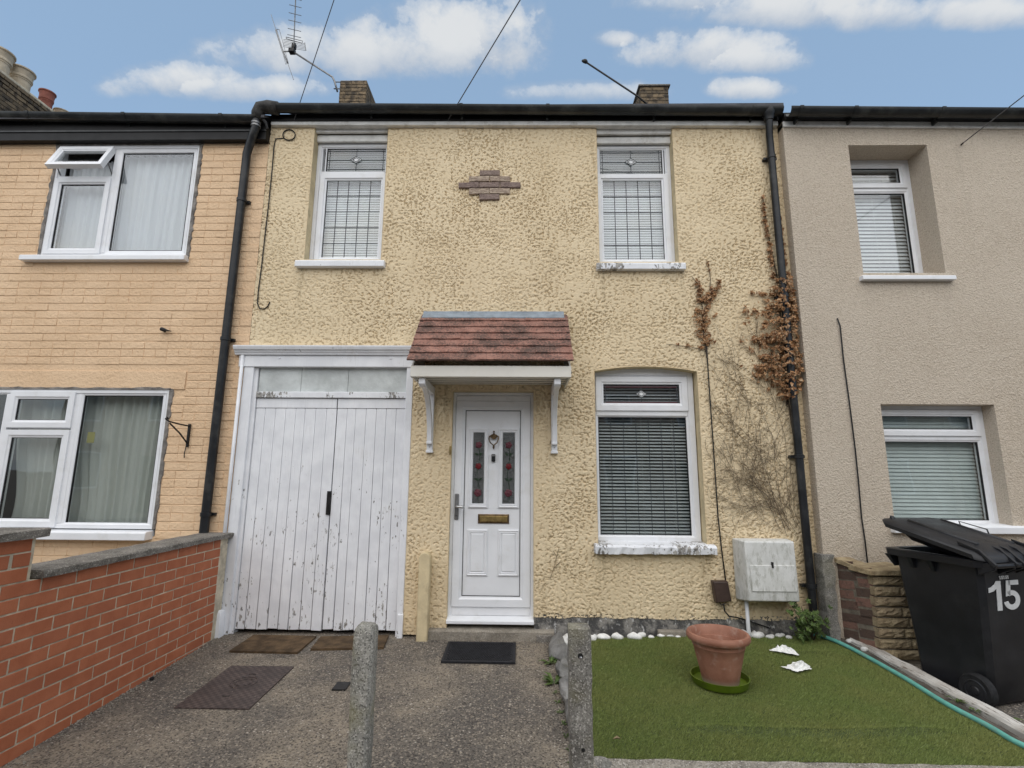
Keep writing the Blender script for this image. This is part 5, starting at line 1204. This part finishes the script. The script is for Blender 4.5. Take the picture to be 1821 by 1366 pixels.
MB().tube([F(509, 66, Y - .1), F(538, 73, Y + .1), F(537, 77, Y + .1), F(509, 69, Y - .1), F(509, 66, Y - .1)], .008, 6).build('dipole', 'dull_steel', TA)
for k in range(6): MB().tube([F(504, 70 + k * 2.6, Y - .12), F(543, 78 + k * 2.4, Y + .12)], .004, 5).build('reflector_rod', 'dull_steel', TA)
MB().tube([F(542, 76, Y + .12), F(544, 90, Y + .12)], .008, 6).build('reflector_edge', 'dull_steel', TA)
MB().box(*(lambda p: (p.x - .035, p.x + .035, Y - .04, Y + .04, p.z - .06, p.z + .05))(F(523, 82, Y))).build('balun_box', 'iron_black', TA, bevel=.01)
MB().box(*(lambda p: (p.x - .05, p.x + .06, Y - .05, Y + .05, p.z - .045, p.z + .045))(F(519, 91, Y))).build('mast_clamp', 'iron_black', TA, bevel=.01)
MB().tube([F(503, 92, Y), F(520, 91, Y)], .014, 6).build('side_arm', 'dull_steel', TA)
MB().tube([F(491, 54, Y + .05), F(503, 92, Y), F(511, 111, Y)], .020, 6).build('second_boom', 'dull_steel', TA)
MB().tube([F(482, 26, Y), F(491, 54, Y)], .006, 5).build('second_element', 'dull_steel', TA); MB().tube([F(511, 111, Y), F(522, 142, Y)], .006, 5).build('second_element', 'dull_steel', TA)
MB().tube([F(492, 52, Y + .1), F(497, 53, Y + .1), F(513, 113, Y + .1), F(508, 114, Y + .1), F(492, 52, Y + .1)], .006, 5).build('second_frame', 'dull_steel', TA)
TM = thing('aerial_mast', 'slanting black aerial pole with a knob end, fixed to the capped chimney', 'mast', tuple(F(1158, 190, 3.85)))
MB().tube([F(1158, 192, 3.84), F(1135, 172, 3.84), F(1041, 110, 3.84)], .017, 8).build('mast', 'iron_black', TM, smooth=True); p = F(1040, 109, 3.84)
MB().blob(p, (.055, .04, .045), 2, 8, 6).build('mast_head', 'iron_black', TM); MB().tube([F(1152, 186, 3.84), F(1155, 186, 3.92)], .014, 6).build('mast_bracket', 'dull_steel', TM)

# ================================================================== small fittings on the peach wall
HBk = thing('basket_bracket', 'black scrolled iron hanging basket bracket on the peach brick wall', 'bracket', tuple(F(333, 770, -.02)))
xw = F(334, 770, -.03); zt_, zb2 = F(334, 754, -.02).z, F(334, 795, -.02).z
MB().box(xw.x - .010, xw.x + .010, -.026, -.007, zb2, zt_).build('back_bar', 'iron_black', HBk, bevel=.002)
MB().tube([(xw.x, -.03, zt_ - .02), (xw.x - .02, -.14, zt_ - .012), (xw.x - .035, -.25, zt_ + .0), (xw.x - .045, -.285, zt_ + .02), (xw.x - .045, -.27, zt_ + .035), (xw.x - .042, -.255, zt_ + .022)], .007, 7).build('arm', 'iron_black', HBk)
MB().tube([(xw.x, -.03, zb2 + .04), (xw.x - .015, -.12, zb2 + .12), (xw.x - .033, -.24, zt_ - .015)], .007, 7).build('brace', 'iron_black', HBk)
MB().tube([(xw.x - .008, -.02, zb2), (xw.x - .01, -.03, zb2 - .06), (xw.x - .012, -.022, zb2 - .10)], .004, 6).build('hanging_tail', 'iron_black', HBk)
p = F(292, 587, -.02); tag(MB().tube([(p.x, .0, p.z), (p.x, -.05, p.z), (p.x + .05, -.05, p.z - .012), (p.x + .08, -.03, p.z - .015)], [.018, .02, .008, .004], 8).build('wall_hook', 'iron_black'), 'rusty iron line hook on the peach wall above the downstairs window', 'hook')

# ================================================================== wheelie bin
WB = thing('wheelie_bin', 'black wheelie bin numbered 15 with its lid propped ajar, beside the stone pier', 'bin', (3.1, -.9, -.06))
cb = Vector((2.775, -.615)); bd = Vector((.175, -.60)).normalized(); sdv = Vector((-bd.y, bd.x)) * -1 if False else Vector((.60, .175)).normalized()
BDP, BWD, GB = .64, .56, -.070
def bp(u, v, z): q = cb + bd * u + sdv * v; return (q.x, q.y, GB + z)      # u front to hinge, v away to the right, z up
def brect(u0, u1, v0, v1, z, ch=.03):
    return [bp(u0 + ch, v0, z), bp(u1 - ch, v0, z), bp(u1, v0 + ch, z), bp(u1, v1 - ch, z), bp(u1 - ch, v1, z), bp(u0 + ch, v1, z), bp(u0, v1 - ch, z), bp(u0, v0 + ch, z)]
RZ = .920
mb = MB(); mb.loft([brect(.13, .53, .065, .495, .012), brect(.10, .56, .06, .50, .045), brect(.085, .575, .055, .505, .30), brect(.055, .598, .042, .518, .62), brect(.035, .612, .032, .528, RZ - .05), brect(.03, .615, .03, .53, RZ - .012)], caps=False)
mb.f.append(tuple(range(8))); mb.build('bin_body', 'bin_plastic', WB, smooth='auto')
mb = MB(); mb.loft([brect(.028, .618, .028, .532, RZ - .045, .035), brect(-.012, .640, -.012, .572, RZ - .048, .04), brect(-.016, .642, -.016, .576, RZ - .005, .04), brect(-.010, .638, -.010, .570, RZ, .04), brect(.045, .600, .045, .515, RZ, .03), brect(.05, .595, .05, .51, RZ - .25, .03)], caps=False)
mb.build('bin_rim', 'bin_plastic', WB, smooth='auto')
for v in (0,):
    for u in (.16, .30): mb = MB(); mb.loft([[bp(u, -.008, RZ - .046), bp(u + .035, -.008, RZ - .046), bp(u + .035, .035, RZ - .046), bp(u, .035, RZ - .046)], [bp(u + .008, .020, RZ - .12), bp(u + .030, .020, RZ - .12), bp(u + .030, .05, RZ - .12), bp(u + .008, .05, RZ - .12)]]).build('rim_rib', 'bin_plastic', WB)
mb = MB(); mb.loft([[bp(-.010, .0, RZ - .046), bp(.03, .0, RZ - .046), bp(.03, .08, RZ - .046), bp(-.010, .08, RZ - .046)], [bp(.035, .028, RZ - .13), bp(.04, .028, RZ - .13), bp(.04, .08, RZ - .13), bp(.035, .08, RZ - .13)]]).build('rim_gusset', 'bin_plastic', WB)
MB().tube([bp(.692, .02, RZ - .028), bp(.692, .545, RZ - .028)], .015, 12).build('handle_bar', 'bin_plastic', WB, smooth='auto')
for v in (.03, .20, .27, .36, .53):
    mb = MB(); mb.loft([[bp(.60, v - .010, RZ - .10), bp(.60, v + .010, RZ - .10), bp(.60, v + .010, RZ - .012), bp(.60, v - .010, RZ - .012)], [bp(.700, v - .010, RZ - .05), bp(.700, v + .010, RZ - .05), bp(.705, v + .010, RZ - .012), bp(.705, v - .010, RZ - .012)]]).build('handle_lug', 'bin_plastic', WB, bevel=.004)
# lid, hinged on the handle bar, front lifted
LT = R(14.5)
def lp(a, v, h_):                    # a from the hinge towards the front, h above the lid plane
    return bp(.675 - a * math.cos(LT) - h_ * math.sin(LT) * 1.0, v, RZ - .005 + a * math.sin(LT) + h_ * math.cos(LT))
def lrect(a0, a1, v0, v1, h_, ch=.03): return [lp(a0 + ch, v0, h_), lp(a1 - ch, v0, h_), lp(a1, v0 + ch, h_), lp(a1, v1 - ch, h_), lp(a1 - ch, v1, h_), lp(a0 + ch, v1, h_), lp(a0, v1 - ch, h_), lp(a0, v0 + ch, h_)]
mb = MB(); mb.loft([lrect(.03, .69, -.005, .565, .0, .035), lrect(.0, .715, -.022, .582, -.006, .06), lrect(.0, .72, -.024, .584, .024, .06), lrect(.01, .705, -.010, .570, .040, .06), lrect(.05, .66, .06, .50, .052, .05), lrect(.08, .60, .11, .45, .072, .04)])
LID = mb.build('lid', 'bin_lid', WB, smooth='auto')
mb = MB(); mb.loft([lrect(.12, .66, .05, .51, .0, .05), lrect(.16, .62, .09, .47, -.075, .05)]).build('lid_skirt', 'bin_plastic', LID)
for v in (.115, .445): MB().tube([lp(.10, v, .066), lp(.56, v, .066)], .016, 6).build('lid_ridge', 'bin_lid', LID, smooth=True)
for v in (.02, .21, .275, .365, .53):
    mb = MB(); mb.loft([[lp(.16, v - .007, .050), lp(.16, v + .007, .050), lp(.16, v + .007, .074), lp(.16, v - .007, .074)], [lp(.03, v - .010, .035), lp(.03, v + .010, .035), lp(.03, v + .010, .068), lp(.03, v - .010, .068)], [lp(-.025, v - .010, -.03), lp(-.025, v + .010, -.03), lp(-.045, v + .010, .0), lp(-.045, v - .010, .0)]]).build('lid_hinge', 'bin_lid', LID, bevel=.004)
MB().box(-.02, .02, -.01, .01, 0, .01)
mb = MB(); mb.loft([lrect(.655, .70, .08, .125, .038, .01), lrect(.665, .69, .09, .115, .066, .008)]).build('lid_catch', 'bin_lid', LID)
MB().tube([lp(.44, .47, .06), lp(.44, .47, .10), lp(.27, .49, .10), lp(.27, .49, .06)], .005, 6).build('lid_loop', 'bin_lid', LID)
# wheel
def wheel(v0, v1):
    ax0, ax1 = Vector(bp(.500, v0, .10)), Vector(bp(.500, v1, .10)); d = (ax1 - ax0).normalized(); up = Vector((0, 0, 1)); sd2 = d.cross(up)
    def ring_(r_, t): c = ax0 + (ax1 - ax0) * t; return [c + (sd2 * math.cos(2 * math.pi * k / 32) + up * math.sin(2 * math.pi * k / 32)) * r_ for k in range(32)]
    w_ = MB().loft([ring_(.070, .06), ring_(.092, .0), ring_(.100, .15), ring_(.100, .85), ring_(.092, 1), ring_(.07, .95)]).build('wheel', 'rubber', WB, smooth='auto')
    MB().loft([ring_(.068, .05), ring_(.060, -.02), ring_(.050, .1), ring_(.03, .12), ring_(.022, -.05), ring_(.004, -.08)]).build('hub', 'bin_plastic', w_, smooth='auto')
wheel(-.005, .055); wheel(.50, .56)
MB().tube([bp(.500, .0, .10), bp(.500, .55, .10)], .012, 10).build('axle', 'dull_steel', WB)
# number, cut from vinyl: outlines drawn as strokes on the hinge side
def numeral(loops, cx0, z0, sc, name):
    mb = MB()
    for pts in loops:
        lo = [[], []]
        for (a, b_) in pts:
            for k, d_ in enumerate((.012, -.001)):
                z = z0 + b_ * sc; u = .575 + (.612 - .575) * (z - .30) / (RZ - .35) + .0045 * (1 - k) + (.0015 if k else .0); lo[k].append(bp(u + .002, cx0 + a * sc * 1.25, z))
        mb.loft([lo[1], lo[0]])
    return mb.build(name, 'number_white', WB)
def band(c, r0, r1, a0, a1, n=16, ky=1.0):
    out = []
    for i in range(n):
        t0, t1 = a0 + (a1 - a0) * i / n, a0 + (a1 - a0) * (i + 1) / n
        out.append([(c[0] + r0 * math.cos(t0), c[1] + r0 * ky * math.sin(t0)), (c[0] + r1 * math.cos(t0), c[1] + r1 * ky * math.sin(t0)), (c[0] + r1 * math.cos(t1), c[1] + r1 * ky * math.sin(t1)), (c[0] + r0 * math.cos(t1), c[1] + r0 * ky * math.sin(t1))])
    return out
one = [[(.22, 0), (.40, 0), (.40, 1), (.22, 1)], [(.22, .745), (.22, 1), (.16, .90), (.02, .80), (-.08, .78), (-.08, .62), (.10, .66)]]
five = [[(.58, .46), (.76, .49), (.78, 1), (.62, 1)], [(.70, .84), (1.10, .84), (1.10, 1), (.70, 1)]] + band((.80, .33), .155, .325, R(-168), R(125), 22, 1.02)
numeral(one, .100, .598, .185, 'numeral_one'); numeral(five, .100, .598, .185, 'numeral_five')
tiny = []
for k, ch in enumerate('15151'):
    for lp_ in (one if ch == '1' else five[:2] + band((.80, .33), .155, .325, R(-168), R(125), 6)): tiny.append([((a - (.5 if ch == '5' else 0)) * .12 + k * .085, b_ * .13) for a, b_ in lp_])
numeral(tiny, .185, .792, .17, 'small_number')

# ================================================================== plants
def leaf_quad(mb, p, s, n_, rq, up=None):
    n_ = Vector(n_).normalized(); t = n_.orthogonal().normalized(); t.rotate(Matrix.Rotation(rq.uniform(0, 6.28), 3, n_)); q = n_.cross(t)
    c = Vector(p); f = rq.uniform(.2, .6) * s * n_
    mb.add([c - t * s, c - q * s * .55 + f, c + t * s * .8, c + q * s * .55 + f, c + n_ * s * .12], [(0, 1, 4), (1, 2, 4), (2, 3, 4), (3, 0, 4)])
def creeper(label, runs, stems, seed, s=(.008, .028)):
    rq = random.Random(seed); t = thing('climbing_plant', label, 'climber', tuple(F(*runs[0][0][0], -.02)))
    mb = MB()
    for pts, wd, dens, ydep in runs:
        P_ = [F(a, c, 0) for a, c in pts]
        for a, c, w0, w1 in zip(P_[:-1], P_[1:], wd[:-1], wd[1:]):
            L_ = (c - a).length; n = int(L_ * dens * (w0 + w1) * 2.6 + L_ * 70)
            for _ in range(n):
                k = rq.random(); w_ = w0 + (w1 - w0) * k; p = a.lerp(c, k); g_ = max(-1.6, min(1.6, rq.gauss(0, .55)))
                dr_ = (c - a).normalized(); sd_ = Vector((-dr_.z, 0, dr_.x)); p = p + sd_ * w_ * g_
                if float(perlin(np.array(p.x * 13.), np.array(p.z * 13.), 31)) < -.10: continue
                yy = -.012 - rq.random() ** 1.5 * ydep * max(.2, 1 - abs(g_) * .6)
                leaf_quad(mb, (p.x, yy, p.z), rq.uniform(*s), (rq.uniform(-.8, .8), -1, rq.uniform(-.3, 1.0)), rq)
    stuff(mb.build('leaves', 'dead_leaf', t, fix=False))
    mb = MB()
    for pts, r_ in stems: mb.tube([F(a + rq.uniform(-1, 1), c, -.016) for a, c in pts], [r_ * (1 - .6 * i / len(pts)) for i in range(len(pts))], 5)
    mb.build('stems', 'twig', t)
    return t, rq
creeper('small dead brown creeper climbing the cream wall above the downstairs window',
        [([(1257, 615), (1249, 590), (1247, 545), (1243, 515), (1236, 497)], [.07, .06, .075, .03, .012], 1900, .03), ([(1250, 545), (1262, 525), (1274, 515), (1277, 498)], [.06, .05, .03, .012], 1900, .03),
         ([(1265, 530), (1264, 500), (1259, 478), (1258, 466)], [.02, .012, .006, .004], 1200, .02), ([(1248, 620), (1225, 617), (1203, 614)], [.018, .018, .004], 1500, .02), ([(1250, 560), (1270, 563), (1274, 560)], [.02, .02, .006], 1200, .02)],
        [([(1257, 640), (1252, 600), (1250, 550), (1243, 510), (1231, 492)], .006), ([(1250, 560), (1262, 525), (1264, 495), (1258, 466)], .005), ([(1256, 622), (1225, 617), (1185, 612)], .004)], 3)
creeper('large dead brown creeper wrapped round the black downpipe of the cream house',
        [([(1395, 712), (1397, 690), (1390, 660), (1383, 630), (1378, 595), (1384, 560), (1386, 530), (1384, 500)], [.06, .16, .24, .25, .20, .16, .11, .07], 1500, .16),
         ([(1408, 700), (1412, 660), (1408, 610), (1404, 570), (1400, 530), (1397, 495)], [.04, .06, .06, .06, .05, .04], 1500, .12),
         ([(1372, 640), (1352, 650), (1345, 672)], [.08, .07, .03], 1500, .06), ([(1378, 612), (1350, 610), (1336, 604)], [.05, .035, .01], 1500, .05),
         ([(1378, 558), (1345, 553), (1318, 556)], [.03, .022, .006], 1500, .04), ([(1380, 528), (1352, 526), (1330, 521)], [.035, .022, .005], 1500, .04), ([(1375, 545), (1350, 545), (1322, 547)], [.02, .014, .004], 1300, .03),
         ([(1374, 495), (1366, 440), (1358, 390), (1355, 350)], [.02, .016, .012, .006], 1700, .03), ([(1396, 495), (1390, 440), (1385, 400), (1382, 378)], [.026, .02, .014, .006], 1700, .03)],
        [([(1436, 1040), (1425, 900), (1412, 780), (1400, 700), (1390, 600), (1384, 500), (1366, 420), (1356, 350)], .010), ([(1400, 720), (1402, 600), (1394, 480), (1384, 380)], .007)], 4, (.009, .034))
# bare tendrils left on the render
rq = random.Random(77); mb = MB()
def tendril(x, y, a, l, r_, dep):
    pts = [(x, y)]
    for k in range(7):
        a += rq.gauss(0, .20); x += math.cos(a) * l / 7; y -= math.sin(a) * l / 7; pts.append((x, y))
        if dep and rq.random() < .5: tendril(x, y, a + rq.choice((-1, 1)) * rq.uniform(.4, 1.0), l * rq.uniform(.3, .55), r_ * .7, dep - 1)
    P_ = [F(a_, c_, 0) for a_, c_ in pts]
    if all(1.66 < p.x < 2.56 and .85 < p.z < 3.0 for p in P_): mb.tube([(p.x, -.014 + rq.uniform(-.004, .002), p.z) for p in P_], r_, 4)
for _ in range(34): tendril(rq.uniform(1385, 1422), rq.uniform(915, 955), rq.uniform(1.65, 2.75), rq.uniform(90, 270), .0017, 2)
for _ in range(26): tendril(rq.uniform(1275, 1400), rq.uniform(720, 880), rq.uniform(1.5, 2.6), rq.uniform(40, 110), .0015, 1)
for _ in range(12): tendril(rq.uniform(1320, 1370), rq.uniform(620, 700), rq.uniform(1.4, 2.8), rq.uniform(30, 70), .0016, 1)
tn = thing('creeper_tendrils', 'web of bare thin creeper tendrils clinging to the cream wall above the meter box', 'climber', (2.2, -.01, .9)); stuff(mb.build('tendrils', 'twig_mid', tn))
mb = MB()
for pts in ([(978, 1030), (985, 1010), (990, 990), (994, 975)], [(985, 1010), (996, 1000)], [(990, 990), (984, 980)], [(978, 790), (985, 770), (982, 745)], [(985, 770), (992, 755)]):
    mb.tube([F(a, c, -.012) for a, c in pts], .003, 4)
tag(mb.build('wall_tendrils', 'twig_pale'), 'few bare tendrils on the cream wall just right of the front door', 'climber')
def lobed(mb, c, s, n_, rq):
    n_ = Vector(n_).normalized(); t = n_.orthogonal().normalized(); t.rotate(Matrix.Rotation(rq.uniform(0, 6.28), 3, n_)); q = n_.cross(t); c = Vector(c); vs = [c]
    for k in range(10):
        a = 2 * math.pi * k / 10; r_ = s * (1.0 if k % 2 == 0 else .55); vs.append(c + (t * math.cos(a) + q * math.sin(a)) * r_ + n_ * (-.15 * s if k % 2 else .1 * s))
    mb.add(vs, [(0, k + 1, (k + 1) % 10 + 1) for k in range(10)])
GP = thing('green_shrub', 'leafy green self-sown plant at the foot of the black downpipe', 'plant', (2.42, -.12, .0)); rq = random.Random(9); mb = MB(); stt = MB()
for k in range(16):
    a = rq.uniform(-2.6, -.4); tip = Vector((2.42 + rq.uniform(-.20, .13), -.13 - rq.uniform(0, .14), rq.uniform(.08, .34))); b0 = Vector((2.43, -.09, -.02)); stt.tube([b0, b0.lerp(tip, .5) + Vector((0, -.02, .04)), tip], .003, 4)
    for j in range(9):
        p = b0.lerp(tip, rq.uniform(.35, 1.1)) + Vector((rq.uniform(-.05, .05), rq.uniform(-.05, .03), rq.uniform(-.03, .06))); lobed(mb, p, rq.uniform(.016, .034), (rq.uniform(-.6, .6), -.8, rq.uniform(.2, 1.2)), rq)
stuff(mb.build('leaves', 'green_leaf', GP, fix=False)); stt.build('stems', 'twig', GP)
def weed(x, y, z, s, n, seed, label, group=None):
    rq = random.Random(seed); mb = MB()
    for k in range(n):
        a = rq.uniform(0, 6.28); l = s * rq.uniform(.6, 1.1); w_ = l * .14; e = rq.uniform(.15, .7); d = Vector((math.cos(a), math.sin(a), 0)); sd_ = Vector((-d.y, d.x, 0)); b0 = Vector((x, y, z))
        m1 = b0 + d * l * .5 + Vector((0, 0, l * e * .6)); tp = b0 + d * l + Vector((0, 0, l * e * .55))
        mb.add([b0, m1 - sd_ * w_, tp, m1 + sd_ * w_, m1 - Vector((0, 0, w_ * .4))], [(0, 1, 4), (1, 2, 4), (2, 3, 4), (3, 0, 4)])
    return tag(mb.build('weed', 'green_leaf', fix=False), label, 'weed', group)
weed(.232, -.50, GZ(-.5), .10, 16, 1, 'dandelion weed growing against the border rocks, nearer the doorstep'); weed(.236, -.86, GZ(-.86), .11, 18, 2, 'dandelion weed growing against the middle of the border rocks')
for k in range(7): weed(.235 + .006 * k, -1.0 - .13 * k, GZ(-1.0 - .13 * k), .035, 9, 10 + k, ORD[k] + ' weed tuft from the doorstep in the joint beside the border rocks', 'weeds in the path joint')
weed(2.69, -1.22, TZ(-1.22) + .02, .06, 14, 30, 'small weed between hose and timber edging'); weed(2.70, -1.34, TZ(-1.34) + .02, .05, 12, 31, 'tiny weed beside the timber edging near the bin wheel')
weed(2.90, -1.30, GZ(-1.3) + .01, .11, 12, 33, 'leafy weed growing at the wheel of the wheelie bin')

# ================================================================== across the street (seen in the window panes)
def copy_tree(o, parent=None):
    c = o.copy(); COL.objects.link(c); c.parent = parent
    for ch in list(o.children): copy_tree(ch, c)
    return c
OH = thing('opposite_house', 'brown brick terraced house on the far side of the street', 'house', (0, -15, -.3), 'terrace across the street')
MB().box(-2.6, 2.6, -22, -15, -.4, 5.1).build('wall', 'opp_brick', OH)
MB().prism([(-14.8, 5.1), (-18.5, 7.6), (-22.2, 5.1)], -2.6, 2.6, 'x').build('roof', 'roof_slate', OH)
for (x0, x1, z0, z1) in ((-2.0, -.8, .7, 2.1), (-1.9, -.9, 3.3, 4.5), (.9, 1.9, 3.3, 4.5)):
    wo_ = MB().box(x0, x1, -15.001, -14.96, z0, z1).build('window', 'upvc', OH); MB().box(x0 + .07, x1 - .07, -14.962, -14.955, z0 + .07, z1 - .07).build('pane', 'glass_opposite', wo_)
MB().box(.9, 1.8, -15.001, -14.95, -.2, 1.9).build('door', 'rose_green', OH)
for x in (-15.6, -10.4, -5.2, 5.2, 10.4, 15.6):
    c = copy_tree(OH); c.location.x = x
MB_ = MB(); sec = [(-2.05, .35), (-2.1, .62), (-1.95, .80), (-1.1, .92), (-.45, 1.38), (.75, 1.42), (1.5, 1.02), (2.0, .95), (2.1, .65), (2.05, .32)]
CR = thing('parked_car', 'white hatchback car parked at the kerb behind the viewpoint', 'car', (-3.9, -7.4, -.28))
lo = []
for yy, k in ((-.82, .90), (-.78, .98), (-.55, 1.0), (.55, 1.0), (.78, .98), (.82, .90)): lo.append([(-3.9 + u * (1 if k > .95 else .98), -7.4 + yy, -.28 + (v if v < .95 else .95 + (v - .95) * (1 if abs(yy) < .6 else .8))) for u, v in sec])
MB().loft(lo).build('body', 'car_white', CR, smooth='auto')
for sy in (-1, 1):
    MB().prism([(-3.9 - 1.0, .68), (-3.9 - .42, 1.05), (-3.9 + .72, 1.08), (-3.9 + 1.38, .74)], -7.4 + sy * .80, -7.4 + sy * .825).build('side_window', 'glass_opposite', CR)
    for xx in (-1.3, 1.3): MB().loft([[(-3.9 + xx + r_ * math.cos(a), -7.4 + sy * yy, .03 + r_ * math.sin(a)) for a in np.linspace(0, 2 * math.pi, 21)[:-1]] for r_, yy in ((.31, .62), (.31, .84), (.2, .85))]).build('wheel', 'rubber', CR)

# loose grit and crumbs of mortar
rq = random.Random(55); mb = MB()
def crumb(x, y, r_):
    z = GZ(y) + r_ * .4 + .002; J = lambda: r_ * rq.uniform(.6, 1.25)
    mb.add([(x + J(), y, z), (x, y + J(), z), (x - J(), y, z), (x, y - J(), z), (x, y, z + J() * .8), (x, y, z - J())], [(0, 1, 4), (1, 2, 4), (2, 3, 4), (3, 0, 4), (1, 0, 5), (2, 1, 5), (3, 2, 5), (0, 3, 5)])
for _ in range(900): crumb(-2.605 + abs(rq.gauss(0, .045)), rq.uniform(-2.9, -.05), rq.uniform(.002, .007))
for _ in range(260): crumb(rq.uniform(-2.5, .2), -.07 - abs(rq.gauss(0, .05)), rq.uniform(.002, .006))
for _ in range(420): crumb(rq.uniform(-2.5, .22), rq.uniform(-2.9, -.1), rq.uniform(.0015, .005))
for _ in range(220): crumb(.225 + rq.gauss(0, .02), rq.uniform(-2.6, -.1), rq.uniform(.002, .006))
g_o = stuff(mb.build('loose_grit', 'kerb_concrete', fix=False)); g_o['label'] = 'loose grit and mortar crumbs scattered on the driveway'; g_o['category'] = 'grit'
